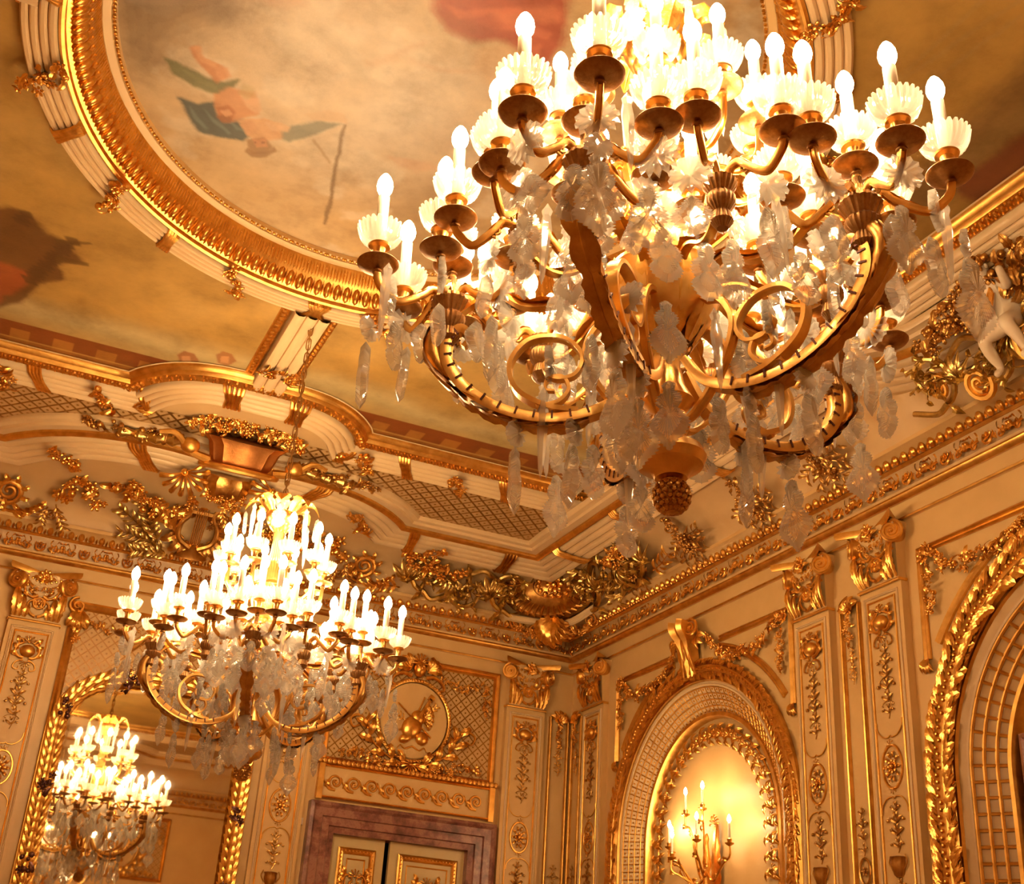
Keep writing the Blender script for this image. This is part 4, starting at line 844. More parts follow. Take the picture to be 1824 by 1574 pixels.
# ================================================================== WALL DRESSING
MAT_C = Matrix(((-1, 0, 0, 0), (0, 0, 1, -RL), (0, 1, 0, 0), (0, 0, 0, 1)))     # wall behind the viewer (seen in the mirror)
GOLD = M['gold']
def scroll2(mb, mat, pts, r0, r1, k=6, n=6, z=0.012):
    P = spline([(x, y, z) for x, y in pts], n); v, f = tube(P, np.linspace(r0, r1, len(P)), k); mb.add(v, f, mat)
def lf(mb, mat, x, y, ang_, L, w, z=0.01, lobes=3, rise=0.3): mb.add(*leaf3(L, w, rise, 0.3, lobes, 9), mat=mat @ T(x, y, z) @ RZ(ang_))
def capital(parent, w=0.56, h=0.62):
    b = MB(); V = []
    for yy, hw, d in ((0.0, w / 2 - 0.01, 0.09), (0.06, w / 2 - 0.02, 0.09), (h * 0.55, w / 2, 0.11), (h * 0.84, w / 2 + 0.04, 0.16), (h * 0.90, w / 2 + 0.04, 0.16)):
        V += [(-hw, yy, 0), (-hw, yy, d), (hw, yy, d), (hw, yy, 0)]
    b.add(V, gridf(5, 4)); cap = b.build('capital', M['cream'], parent)
    g = MB()
    for s in (-1, 1):
        for k, (x, L, w_) in enumerate(((0.235, 0.36, 0.055), (0.185, 0.26, 0.050), (0.13, 0.16, 0.042))): g.add(*leaf3(L, w_, 0.22, 0.4, 6, 14), mat=T(s * x, 0.03, 0.095 + 0.006 * k) @ RZ(PI / 2 + s * 0.12 * (k - 0.6)))
        scroll2(g, T(0, 0, 0.105), [(s * 0.01, 0.05), (s * 0.07, 0.08), (s * 0.12, 0.15), (s * 0.10, 0.22), (s * 0.045, 0.235), (s * 0.03, 0.18), (s * 0.065, 0.16)], 0.020, 0.011)
        scroll2(g, T(0, 0, 0.115), [(s * 0.03, 0.30), (s * 0.09, 0.27), (s * 0.16, 0.31), (s * 0.19, 0.39), (s * 0.14, 0.43), (s * 0.11, 0.39)], 0.020, 0.010)
        for k in range(5): g.add(*leaf3(0.085, 0.026, 0.4, 0.4, 2, 6), mat=T(s * (0.05 + 0.035 * k), 0.24 + 0.035 * ((k * 2) % 3), 0.11) @ RZ(PI / 2 - s * (0.3 + 0.4 * k)))
        for k in range(4): g.add(*ball(0.020, n=6, m=4), mat=T(s * (0.03 + 0.05 * k), 0.45 + 0.02 * k, 0.15))
    v, f = tube([(0.062 * math.cos(a), 0.21 + 0.062 * math.sin(a), 0.12) for a in np.linspace(0, 2 * PI, 17)[:-1]], 0.014, 6, True); g.add(v, f); flower(g, T(0, 0.21, 0.11), 0.05); flower(g, T(0, h * 0.86, 0.20), 0.075, 7)
    for k in range(5): g.add(*leaf3(0.13, 0.035, 0.4, 0.4, 3, 7), mat=T(0, 0.46, 0.16) @ RZ(PI / 2 + (k - 2) * 0.6))
    garland(g, spline([(-0.20, h * 0.70, 0.15), (-0.09, h * 0.60, 0.17), (0, h * 0.58, 0.17), (0.09, h * 0.60, 0.17), (0.20, h * 0.70, 0.15)], 4), 0.032, 1.0, (0, 0, 1))
    g.build('capital_leafage', GOLD, cap)
    for s in (-1, 1):
        g = MB(); m = T(s * (w / 2 + 0.015), h * 0.72, 0.165) @ RY(s * 0.6); volute(g, m, 0.105, 2.1, 0.30, PI / 2, -s); g.add(*lathe([(0.100, -0.12), (0.104, -0.02), (0.080, 0.0)], 20), mat=m)
        g.build('volute', M['gold_flat'], cap)
    g = MB(); n = 13; t = np.linspace(-1, 1, n); rows = []
    for yy, o in ((h * 0.88, 0.0), (h * 0.885, 0.02), (h * 0.94, 0.035), (h, 0.03), (h, -0.16)): rows.append([(x * (w / 2 + 0.085 + o), yy - 0.05 * (1 - abs(x)) ** 2, max(0.002, 0.10 + o + (0.13 * abs(x) ** 1.6 if o > -0.1 else -0.09))) for x in t])
    g.add(np.array(rows).reshape(-1, 3), gridf(5, n) + [(0, n, 2 * n, 3 * n, 4 * n), (n - 1, 5 * n - 1, 4 * n - 1, 3 * n - 1, 2 * n - 1)]); g.build('abacus', M['gold_flat'], cap)
    g = MB(); v, f = tube([(-w / 2 - 0.005, 0.0, 0.017), (-w / 2 - 0.005, 0, 0.10), (w / 2 + 0.005, 0, 0.10), (w / 2 + 0.005, 0, 0.017)], 0.016, 8); g.add(v, f); g.build('astragal', M['gold_flat'], cap)
    cap.matrix_local = T(0, 5.65, 0); return cap
def vine(mb, x, y0, y1, w, n, z=0.085, flip=1):
    # a climbing stem with curling leaves
    h = y1 - y0; P = [(x + w * 0.18 * math.sin(2.2 * PI * t), y0 + h * t, z) for t in np.linspace(0, 1, 14)]; v, f = tube(P, 0.005, 5); mb.add(v, f)
    for i in range(n):
        t = (i + 0.5) / n; y = y0 + h * t; ww = w * (0.55 + 0.45 * math.sin(PI * t))
        for s in (-1, 1):
            lf(mb, Matrix(), x, y, PI / 2 - s * flip * 1.0, ww * 0.50, ww * 0.10, z, 3, 0.18); lf(mb, Matrix(), x, y + h * 0.35 / n, PI / 2 - s * flip * 0.45, ww * 0.34, ww * 0.075, z, 2, 0.18)
            if i % 2: scroll2(mb, T(0, 0, z), [(x, y), (x + s * ww * 0.28, y + flip * 0.02), (x + s * ww * 0.44, y + flip * ww * 0.22), (x + s * ww * 0.30, y + flip * ww * 0.30)], 0.005, 0.004, 5, 4, 0.006)
            if i % 2 == 0: mb.add(*ball(ww * 0.09, n=6, m=4), mat=T(x + s * ww * 0.5, y + 0.02, z + 0.01))
        flower(mb, T(x, y, z), ww * 0.12, 5, 5)
def pilaster(label, mw):
    t = thing('pilaster', label, 'pilaster', mw, 'gilded cream pilasters round the room')
    s = MB(); s.add(*box(-0.28, 0.28, 0, 5.66, 0, 0.08)); s.build('shaft', M['cream'], t, 0.3)
    s = MB(); frame_rect(s, -0.235, 0.235, 2.2, 5.58, 0.025, 0.018, T(0, 0, 0.08)); s.build('cream_edge', M['cream_band'], t)
    g = MB(); frame_rect(g, -0.19, 0.19, 2.4, 5.53, 0.018, 0.016, T(0, 0, 0.08)); 
    for y in (4.0,):
        for s_ in (-1, 1):
            for u in (-1, 1): scroll2(g, T(0, 0, 0.08), [(u * 0.165, y + s_ * 0.40), (u * 0.155, y + s_ * 0.33), (u * 0.10, y + s_ * 0.27), (u * 0.03, y + s_ * 0.255), (u * 0.0, y + s_ * 0.27)], 0.007, 0.006)
    g.build('panel_moulding', M['gold_flat'], t)
    c = MB().add(*ball(0.085, 0.072, 0.06, 18, 12), mat=T(0, 5.30, 0.10)).build('cabochon', M['gold_flat'], t)
    g = MB()
    for s_ in (-1, 1):
        scroll2(g, T(0, 0, 0.09), [(s_ * 0.03, 5.22), (s_ * 0.09, 5.23), (s_ * 0.13, 5.30), (s_ * 0.105, 5.36), (s_ * 0.06, 5.39), (s_ * 0.09, 5.43), (s_ * 0.12, 5.40)], 0.018, 0.010)
        for k in range(3): lf(g, Matrix(), s_ * 0.10, 5.24 + 0.07 * k, PI / 2 - s_ * (1.2 - 0.4 * k), 0.09, 0.028, 0.09)
        scroll2(g, T(0, 0, 0.085), [(s_ * 0.03, 5.20), (s_ * 0.10, 5.16), (s_ * 0.12, 5.10), (s_ * 0.07, 5.08), (s_ * 0.06, 5.12)], 0.010, 0.006)
    shell(g, T(0, 5.40, 0.09), 0.075, 7); shell(g, T(0, 5.17, 0.09) @ RZ(PI), 0.06, 7); g.build('cabochon_scrolls', GOLD, c)
    g = MB(); vine(g, 0, 4.42, 5.08, 0.21, 6, flip=-1); g.build('vine_relief', M['gold_dark'], t)
    g = MB(); P = [(0.125 * math.cos(a), 4.0 + 0.185 * math.sin(a), 0.085) for a in np.linspace(0, 2 * PI, 33)[:-1]]; v, f = tube(P, 0.013, 6, True); g.add(v, f)
    flower(g, T(0, 4.0, 0.085), 0.072, 8); 
    for k in range(10): a = 2 * PI * k / 10; lf(g, Matrix(), 0.05 * math.cos(a), 4.0 + 0.08 * math.sin(a), a, 0.06, 0.02, 0.085)
    for s_ in (-1, 1): shell(g, T(0, 4.0 + s_ * 0.19, 0.085) @ RZ(0 if s_ > 0 else PI), 0.045, 5)
    g.build('oval_cartouche', GOLD, t)
    g = MB(); vine(g, 0, 3.28, 3.68, 0.20, 4); g.add(*lathe([(0.03, 0), (0.05, 0.02), (0.075, 0.10), (0.07, 0.14), (0.08, 0.16), (0.05, 0.17)], 16), mat=T(0, 3.08, 0.085) @ RX(-PI / 2) @ SC(1, 1, 1)); 
    for s_ in (-1, 1): scroll2(g, T(0, 0, 0.085), [(s_ * 0.07, 3.14), (s_ * 0.11, 3.20), (s_ * 0.09, 3.26)], 0.008, 0.006)
    vine(g, 0, 2.55, 3.05, 0.20, 5, flip=-1); g.build('urn_relief', M['gold_dark'], t)
    capital(t); return t
PA = [(-0.73, 'gilded pilaster on the end wall between the panelled door and the room corner'), (-3.85, 'gilded pilaster between wall mirror and panelled door, behind the smaller chandelier'), (-7.00, 'gilded pilaster on the end wall left of the wall mirror')]
PB = [(0.75, 'gilded pilaster on the long wall between room corner and candle niche'), (5.32, 'gilded pilaster on the long wall just right of the candle niche'), (6.36, 'gilded pilaster on the long wall just left of the wide coffered arch')]
p0 = pilaster(PA[0][1], MAT_A @ T(PA[0][0], 0, 0))
for x, lb_ in PA[1:]: dup(p0, MAT_A @ T(x, 0, 0), lb_)
for x, lb_ in PB: dup(p0, MAT_B @ T(x, 0, 0), lb_)
# narrow gold-edged strips between the pilasters
def strip(label, mw):
    t = thing('narrow_panel', label, 'wall panel', mw, 'narrow gold edged panels')
    g = MB()
    for s in (-1, 1):
        for zz, ww in ((0.0, 0.035),): g.add(*box(s * 0.13 - ww / 2, s * 0.13 + ww / 2, 0.5, 5.62, 0, 0.03))
        v, f = tube([(s * 0.13, 0.5, 0.03), (s * 0.13, 5.62, 0.03)], 0.018, 8); g.add(v, f)
    g.build('gold_edges', M['gold_flat'], t, 0.5)
    g = MB()
    for k in range(5): lf(g, Matrix(), 0, 5.56, PI / 2 + (k - 2) * 0.55, 0.16, 0.05, 0.03)
    flower(g, T(0, 5.58, 0.04), 0.08, 7); garland(g, [(0, 5.5, 0.03), (0, 5.2, 0.03)], 0.055, 1.0, (0, 0, 1)); vine(g, 0, 4.85, 5.2, 0.13, 4, 0.02, -1); g.build('flower_drop', GOLD, t)
    g = MB(); vine(g, 0, 3.30, 3.72, 0.15, 4, 0.02); P = [(0.07 * math.cos(a), 3.18 + 0.11 * math.sin(a), 0.02) for a in np.linspace(0, 2 * PI, 21)[:-1]]; v, f = tube(P, 0.011, 5, True); g.add(v, f); flower(g, T(0, 3.18, 0.02), 0.05); vine(g, 0, 2.6, 3.05, 0.14, 4, 0.02, -1); g.build('lower_relief', M['gold_dark'], t)
    return t
s0 = strip('narrow gold edged panel on the end wall at the room corner', MAT_A @ T(-0.20, 0, 0))
dup(s0, MAT_B @ T(0.20, 0, 0), 'narrow gold edged panel on the long wall at the room corner')
dup(s0, MAT_B @ T(5.84, 0, 0), 'narrow gold edged panel between the two pilasters beside the wide arch')
dup(s0, MAT_A @ T(-7.62, 0, 0), 'narrow gold edged panel at the far left edge of the end wall')
# ---- gold bay frames and the overdoor
def bay(label, mw, w, y0, y1):
    t = thing('bay_frame', label, 'wall frame', mw, 'gilded frames of the end wall bays'); g = MB()
    frame_rect(g, -w, w, y0, y1, 0.10, 0.05); g.build('gold_moulding', M['gold_flat'], t)
    for s in (-1, 1):
        g = MB(); volute(g, T(s * (w - 0.06), y1 - 0.06, 0.05), 0.10, 1.8, 0.3, PI / 2, -s)
        for k in range(4): lf(g, Matrix(), s * (w - 0.10), y1 - 0.12, -PI / 2 + s * (-0.5 + 0.35 * k), 0.24, 0.06, 0.05)
        garland(g, [(s * (w - 0.06), y1 - 0.12, 0.05), (s * (w - 0.10), y1 - 0.52, 0.05)], 0.065, 1.1, (0, 0, 1))
        garland(g, spline([(s * (w - 0.12), y1 - 0.18, 0.04), (s * (w - 0.45), y1 - 0.30, 0.05), (s * (w - 0.80), y1 - 0.22, 0.04)], 5), 0.05, 0.9, (0, 0, 1))
        g.build('corner_garland', GOLD, t)
    return t
bay('gilded frame with flower swags round the wall mirror bay', MAT_A @ T(-5.43, 0, 0), 1.20, 0.6, 6.00)
MB().add(*box(-1.12, 1.12, 4.3, 5.93, 0, 0.012)).build('x', M['trellis_wall']).name = 'trellis_panel'
tag(bpy.data.objects['trellis_panel'], 'gold trellis panel filling the wall above the mirror', 'wall panel', 'gold trellis panels'); bpy.data.objects['trellis_panel'].matrix_world = MAT_A @ T(-5.43, 0, 0)
def overdoor(label, mw):
    t = thing('overdoor', label, 'overdoor', mw, 'gilded overdoors with oval medallions')
    g = MB().add(*box(-1.08, 1.08, -0.62, 0.74, 0, 0.012)); g.build('trellis_ground', M['trellis_wall'], t, 0.3)
    g = MB(); frame_rect(g, -1.16, 1.16, -0.68, 0.80, 0.085, 0.06); g.build('frame', M['gold_flat'], t)
    n = 48; V = [(0, 0, 0.05)] + [(0.445 * math.cos(2 * PI * k / n), 0.475 * math.sin(2 * PI * k / n), 0.045) for k in range(n)] + [(0.47 * math.cos(2 * PI * k / n), 0.50 * math.sin(2 * PI * k / n), 0.0) for k in range(n)]
    md = MB().add(V, [(0, 1 + k, 1 + (k + 1) % n) for k in range(n)] + [(1 + k, 1 + n + k, 1 + n + (k + 1) % n, 1 + (k + 1) % n) for k in range(n)]).build('medallion', M['cream'], t)
    g = MB(); P = [(0.485 * math.cos(a), 0.515 * math.sin(a), 0.035) for a in np.linspace(0, 2 * PI, 65)[:-1]]; v, f = tube(P, 0.028, 8, True); g.add(v, f)
    for k in range(72): a = 2 * PI * k / 72; g.add(*ball(0.019, n=6, m=4), mat=T(0.485 * math.cos(a), 0.515 * math.sin(a), 0.065))
    g.build('beaded_rim', GOLD, md)
    # trophy of instruments
    g = MB(); m = T(-0.02, -0.08, 0.06) @ RZ(-0.5)
    g.add(*ball(0.13, 0.16, 0.07, 16, 10), mat=m @ T(0, -0.02, 0)); g.add(*ball(0.10, 0.10, 0.06, 14, 8), mat=m @ T(0, 0.13, 0)); g.add(*box(-0.02, 0.02, 0.12, 0.42, 0.02, 0.06), mat=m); g.add(*box(-0.035, 0.035, 0.40, 0.47, 0.01, 0.06), mat=m)
    g.add(*ball(0.10, 0.06, 0.05, 12, 8), mat=T(-0.10, -0.24, 0.06) @ RZ(0.5)); g.add(*ball(0.09, 0.09, 0.05, 12, 8), mat=T(0.12, -0.22, 0.06))
    for a, L in ((0.35, 0.66), (-0.9, 0.62), (0.9, 0.5)): v, f = tube([(-L / 2 * math.sin(a), -L / 2 * math.cos(a), 0.06), (L / 2 * math.sin(a), L / 2 * math.cos(a), 0.06)], 0.012, 6); g.add(v, f)
    for k in range(7): lf(g, Matrix(), 0.14, 0.02 * k, 0.4 * k - 1.0, 0.13, 0.035, 0.05)
    sprig(g, T(0.08, 0.04, 0.04) @ RZ(0.5), 0.25, 5, 0.028); sprig(g, T(-0.12, -0.02, 0.04) @ RZ(2.5), 0.2, 4, 0.028)
    for s in (-1, 1): scroll2(g, T(0, 0, 0.05), [(0, -0.33), (s * 0.10, -0.37), (s * 0.16, -0.33), (s * 0.20, -0.38)], 0.012, 0.006)
    g.build('instrument_trophy', GOLD, md)
    g = MB()     # crowning mask between scrolls
    g.add(*ball(0.085, 0.11, 0.08, 14, 10), mat=T(0, 0.66, 0.07)); g.add(*ball(0.018, 0.035, 0.03, 8, 6), mat=T(0, 0.655, 0.15))
    for s in (-1, 1):
        g.add(*ball(0.02, 0.012, 0.012, 8, 5), mat=T(s * 0.035, 0.685, 0.14)); volute(g, T(s * 0.20, 0.70, 0.06), 0.10, 1.8, 0.3, 0, s)
        scroll2(g, T(0, 0, 0.06), [(s * 0.10, 0.56), (s * 0.22, 0.58), (s * 0.33, 0.52), (s * 0.36, 0.44), (s * 0.31, 0.42)], 0.028, 0.014)
        for k in range(4): lf(g, Matrix(), s * 0.12, 0.66, PI / 2 - s * (0.3 + 0.45 * k), 0.20, 0.055, 0.06)
    shell(g, T(0, 0.74, 0.06), 0.12, 9); g.build('crowning_mask', GOLD, t)
    g = MB()     # sprays below
    for s in (-1, 1):
        P = spline([(0, -0.58, 0.05), (s * 0.25, -0.52, 0.06), (s * 0.52, -0.34, 0.06), (s * 0.62, -0.10, 0.05)], 6); v, f = tube(P, np.linspace(0.02, 0.008, len(P)), 6); g.add(v, f)
        for k in range(9): q = P[min(len(P) - 1, 2 + 2 * k)]; lf(g, Matrix(), q[0], q[1], (PI / 2 - s * (1.25 - 0.12 * k)) + (0.7 if k % 2 else -0.7), 0.20, 0.05, 0.05)
        scroll2(g, T(0, 0, 0.06), [(s * 0.55, -0.2), (s * 0.72, -0.05), (s * 0.84, -0.10), (s * 0.80, -0.20), (s * 0.72, -0.17)], 0.02, 0.010)
        garland(g, spline([(s * 0.15, -0.60, 0.05), (s * 0.45, -0.58, 0.06), (s * 0.75, -0.50, 0.06), (s * 0.95, -0.56, 0.05)], 5), 0.06, 1.0, (0, 0, 1))
        garland(g, spline([(s * 0.30, 0.62, 0.04), (s * 0.62, 0.50, 0.05), (s * 0.92, 0.62, 0.04)], 5), 0.05, 1.0, (0, 0, 1)); garland(g, [(s * 0.97, 0.62, 0.04), (s * 0.98, 0.18, 0.04)], 0.055, 1.0, (0, 0, 1))
    shell(g, T(0, -0.56, 0.05) @ RZ(PI), 0.12, 9); g.build('leaf_sprays', GOLD, t); return t
od = overdoor('gilded overdoor with oval medallion of musical instruments above the panelled door', MAT_A @ T(-2.27, 5.26, 0))
dup(od, MAT_C @ T(5.43 - 2.1, 5.30, 0), 'gilded oval overdoor seen only as a reflection in the wall mirror')
def vitruvian(label, mw):
    t = thing('overdoor_frieze', label, 'frieze', mw)
    MB().add(*box(-1.16, 1.16, -0.20, 0.20, 0, 0.05)).build('board', M['cream'], t, 0.3)
    g = MB(); frame_rect(g, -1.17, 1.17, -0.20, 0.20, 0.03, 0.03, T(0, 0, 0.05)); v, f = tube([(-1.2, 0.235, 0.06), (1.2, 0.235, 0.06)], 0.035, 10); g.add(v, f)
    for k in range(40): g.add(*ball(0.03, 0.04, 0.02, 6, 4), mat=T(-1.17 + k * 0.06, 0.235, 0.09))
    g.build('edge', M['gold_flat'], t, 0.5); g = MB(); n = 9
    for k in range(n):
        x = -0.93 + k * 1.86 / (n - 1); p = spiral(x, 0.0, 0.095, 0.012, -PI / 2, -1.7, 30); p[:, 2] = 0.058; v, f = tube(p, np.linspace(0.017, 0.010, 30), 6); g.add(v, f)
        scroll2(g, T(0, 0, 0.046), [(x, -0.095), (x - 0.08, -0.085), (x - 0.14, -0.01), (x - 0.17, 0.06)], 0.017, 0.010); flower(g, T(x, 0, 0.055), 0.035)
        lf(g, Matrix(), x - 0.13, -0.07, 1.2, 0.10, 0.03, 0.05)
    g.build('running_scrolls', GOLD, t)
    for s in (-1, 1):
        g = MB(); g.add(*box(s * 1.13 - 0.035, s * 1.13 + 0.035, -0.22, 0.20, 0.05, 0.10)); g.build('end_bracket', M['gold_flat'], t, 0.4)
    return t
vitruvian('cream frieze with gold running scrolls over the panelled door', MAT_A @ T(-2.27, 4.36, 0))
# ---- marble doorway and its two leaves
def doorway(name, mw, label, x0, x1, top, wd, leaves=True):
    t = thing(name, label, 'doorway', mw, kind='structure'); mb = MB()
    prof = [(0, 0.0), (0, 0.13), (0.04, 0.15), (0.07, 0.12), (0.16, 0.12), (0.17, 0.09), (0.26, 0.09), (0.27, 0.06), (wd, 0.05), (wd, -0.15)]; V = []
    for (x, y, sx, sy) in ((x0, 0, 1, 0), (x0, top, 1, -1), (x1, top, -1, -1), (x1, 0, -1, 0)): V += [(x + sx * d, y + sy * d, z) for d, z in prof]
    mb.add(V, gridf(4, len(prof))); mb.build('marble_frame', M['marble'], t, 0.4); return t
dr = doorway('door_1', MAT_A, 'purple marble doorway with two panelled doors', -3.49, -1.06, 4.11, 0.34)
for x0, x1, ry in ((-3.15, -2.455, 0.0), (-2.385, -1.38, 0.0)):
    lfp = MB().add(*box(x0, x1, 0, 3.77, -0.12, -0.06)); d = lfp.build('door_leaf', M['door'], dr, 0.3)
    a, b_ = max(x0, -3.15) + 0.11, x1 - 0.11; g = MB(); frame_rect(g, a, b_, 1.9, 3.64, 0.075, 0.035, T(0, 0, -0.06)); frame_rect(g, a + 0.12, b_ - 0.12, 2.0, 3.52, 0.015, 0.012, T(0, 0, -0.06))
    for y in np.arange(1.95, 3.62, 0.045):
        for x in (a + 0.04, b_ - 0.04): g.add(*ball(0.012, n=5, m=4), mat=T(x, y, -0.03))
    for x in np.arange(a + 0.05, b_ - 0.03, 0.045): g.add(*ball(0.012, n=5, m=4), mat=T(x, 3.60, -0.03))
    g.build('panel_frame', M['gold_flat'], d, 0.5); g = MB(); cx, cy = (a + b_) / 2, 3.22
    for s in (-1, 1):
        scroll2(g, T(cx, cy, -0.05), [(0, -0.20), (s * 0.10, -0.10), (s * 0.15, 0.02), (s * 0.10, 0.11), (s * 0.03, 0.07), (s * 0.05, 0.01)], 0.020, 0.010); scroll2(g, T(cx, cy, -0.05), [(0, -0.10), (s * 0.05, -0.04), (s * 0.06, 0.03), (s * 0.02, 0.04)], 0.012, 0.006)
        for k in range(4): lf(g, T(cx, cy, 0), s * 0.12, -0.08 + 0.06 * k, PI / 2 - s * (1.3 - 0.3 * k), 0.12, 0.035, -0.055)
        scroll2(g, T(cx, cy, -0.05), [(0, -0.20), (s * 0.09, -0.28), (s * 0.12, -0.40), (s * 0.06, -0.44)], 0.012, 0.006)
    shell(g, T(cx, cy + 0.10, -0.05), 0.08, 7); flower(g, T(cx, cy - 0.02, -0.05), 0.05); vine(g, cx, cy - 0.75, cy - 0.25, 0.18, 4, -0.05); g.build('heart_scroll', GOLD, d)
struct(MB().add(*box(-3.2, -1.3, 0, 3.9, -1.3, -1.25)).build('wall_shade_backing', M['dark'], mw=MAT_A, angle=0), 'sheet painted near-black as shade behind the gap of the doors')  # added backing sheet; its dark paint stands in for the unlit room beyond
# small white box on the wall by the door frame
tag(MB().add(*box(-0.025, 0.025, -0.04, 0.04, 0, 0.03)).build('wall_sensor', M['statue'], mw=MAT_A @ T(-3.56, 3.86, 0)), 'tiny pale wall sensor beside the upper corner of the marble doorway', 'sensor')
# ---- wall mirror
def mirror(mw):
    t = thing('wall_mirror', 'tall arched wall mirror in a leafy gilded frame, reflecting a chandelier', 'mirror', mw)
    hw, ys, yt = 1.10, 4.42, 5.22
    def outline(o): 
        a = np.linspace(PI, 0, 40); return [(-hw - o, 0.9)] + [((hw + o) * math.copysign(abs(math.cos(q)) ** 0.80, math.cos(q)), ys + (yt - ys + o) * abs(math.sin(q)) ** 0.85) for q in a] + [(hw + o, 0.9)]
    P = outline(-0.02); MB().add([(x, y, 0.03) for x, y in P], [tuple(range(len(P)))[::-1]]).build('mirror_glass', M['mirror'], t, 0)
    g = MB(); prof = [(-0.10, 0.03), (-0.08, 0.07), (-0.02, 0.10), (0.03, 0.06), (0.05, 0.02)]; rows = [[(x, y, z) for x, y in outline(o)] for o, z in prof]; g.add(np.array(rows).reshape(-1, 3), gridf(len(prof), 42)); g.build('gilded_border', M['gold_flat'], t)
    g = MB(); pt = MB()
    for i, (x, y, h) in enumerate(along([(a, b_) for a, b_ in outline(-0.02)], 0.105, False)):
        for s in (-1, 0, 1): lf(g, T(x, y, 0.075 + 0.012 * (s == 0)) @ RZ(h), 0, 0, s * 0.42 + (0 if x < 0 else PI), 0.29 - 0.03 * abs(s), 0.040, 0, 1, 0.16)
        if i % 8 == 4: pt = MB(); garland(pt, [(x, y - 0.08, 0.12), (x, y + 0.08, 0.12)], 0.085, 1.6, (0, 0, 1)); pt.build('dark_rosette', M['patina'], t)
        v, f = tube([(x - 0.01, y, 0.05), (x + 0.01, y, 0.05)], 0.01, 5)
    g.build('leaf_border', GOLD, t)
    g = MB(); v, f = tube([(x, y, 0.03) for x, y in outline(0.09)], 0.014, 6); g.add(v, f); g.build('outer_bead', M['gold_flat'], t); return t
mirror(MAT_A @ T(-5.43, 0, 0))
# ---- arches of the long wall
def archivolt(name, label, c, r0, zs, rings, cof, leafw, y0=2.3, big=False):
    t = thing(name, label, 'arch', MAT_B @ T(c, 0, 0), 'coffered arches of the long wall')
    g = MB(); arch_mould(g, 0, zs, [(r0, 0), (r0, 0.04), (r0 - leafw * 0.3, 0.095), (r0 - leafw * 0.7, 0.095), (r0 - leafw, 0.03), (r0 - leafw - 0.01, 0.05), (r0 - leafw - 0.045, 0.06), (r0 - leafw - 0.06, 0.03)], 0); g.build('gilded_moulding', M['gold_flat'], t)
    g = MB()
    for x, y, h in arch_stations(0, zs, r0 - leafw / 2, 0.056, y0):
        for s in (-1, 1): lf(g, T(x, y, 0.085) @ RZ(h), 0, s * leafw * 0.24, s * 0.6 + random.uniform(-.4, .4), leafw * 0.66, leafw * 0.25, random.uniform(-.012, .004), 4, 0.10)
        g.add(*ball(leafw * 0.09, n=6, m=4), mat=T(x + random.uniform(-.02, .02), y, 0.10))
    g.build('leaf_torus', GOLD, t)
    a, b_ = cof
    g = MB(); arch_mould(g, 0, zs, [(r0 - leafw - 0.05, 0.035), (a + 0.03, 0.03), (a + 0.02, 0.045), (a, 0.04), (a, 0.02), (b_, -0.16), (b_ - 0.005, -0.30)], 0); g.build('coffer_ground', M['cream_band'] if not big else M['frieze'], t)
    g = MB(); depth = lambda r: 0.02 - 0.18 * (a - r) / (a - b_)
    rr = np.linspace(a - 0.01, b_ + 0.01, rings + 1)
    for r in rr: v, f = tube([(x, y, depth(r) + 0.008) for x, y in arc_prof_path(0, zs, r, 0.2, 60)], 0.017 if big else 0.008, 6); g.add(v, f)
    for x, y, h in arch_stations(0, zs, (a + b_) / 2, 0.125 if big else 0.085, y0):
        nx, ny = -math.sin(h), math.cos(h)      # across the soffit
        p = [(x + nx * q, y + ny * q, depth((a + b_) / 2 - q * -1 if False else math.hypot(x + nx * q, max(0, y + ny * q - zs)) if y > zs else abs(x + nx * q)) + 0.008) for q in np.linspace(-(a - b_) / 2, (a - b_) / 2, 3)]
        v, f = tube(p, 0.015 if big else 0.007, 5); g.add(v, f)
        if not big:
            for q in np.linspace(-(a - b_) / 2, (a - b_) / 2, 2 * rings + 1)[1::2]: x2, y2 = x + 0.042 * math.cos(h) + nx * q, y + 0.042 * math.sin(h) + ny * q; g.add(*ball(0.012, n=5, m=4), mat=T(x2, y2, depth(math.hypot(x2, max(0, y2 - zs)) if y2 > zs else abs(x2)) + 0.006))
    g.build('coffer_grid', M['gold_flat'], t)
    g = MB(); arch_mould(g, 0, zs, [(b_ + 0.02, -0.14), (b_ + 0.01, -0.115), (b_ - 0.03, -0.115), (b_ - 0.045, -0.15), (b_ - 0.05, -0.30)], 0); g.build('inner_fillet', M['gold_flat'], t); return t
ar1 = archivolt('niche_arch', 'coffered gilded arch framing the niche with the lit wall sconce', 3.11, 1.87, 3.79, 4, (1.60, 1.33), 0.16)
ar2 = archivolt('coffered_arch', 'wide gilded arch with square coffers at the right edge of the photo', 8.68, 1.88, 3.79, 3, (1.47, 1.20), 0.23, big=True)
# leaf border inside the niche
t = thing('niche_border', 'border of gilded leaves round the bright niche wall', 'border', MAT_B @ T(3.11, 0, -0.22)); g = MB()
for i, (x, y, h) in enumerate(arch_stations(0, 3.79, 1.10, 0.085, 2.3)):
    for s in (-1, 1): lf(g, T(x, y, 0.02) @ RZ(h), 0, s * 0.02, s * 0.75 + (0 if i % 2 else PI), 0.15, 0.04, 0, 3, 0.35)
    if i % 3 == 0: shell(g, T(x, y, 0.03) @ RZ(h), 0.06, 5)
    if abs(x) < 0.45 and y > 4: flower(g, T(x, y + 0.03, 0.04), 0.055)
g.build('gilded_leaves', GOLD, t); g = MB(); v, f = tube([(x, y, 0.01) for x, y in arc_prof_path(0, 3.79, 1.16, 0.2, 60)], 0.012, 6); g.add(v, f); g.build('gold_line', M['gold_flat'], t)
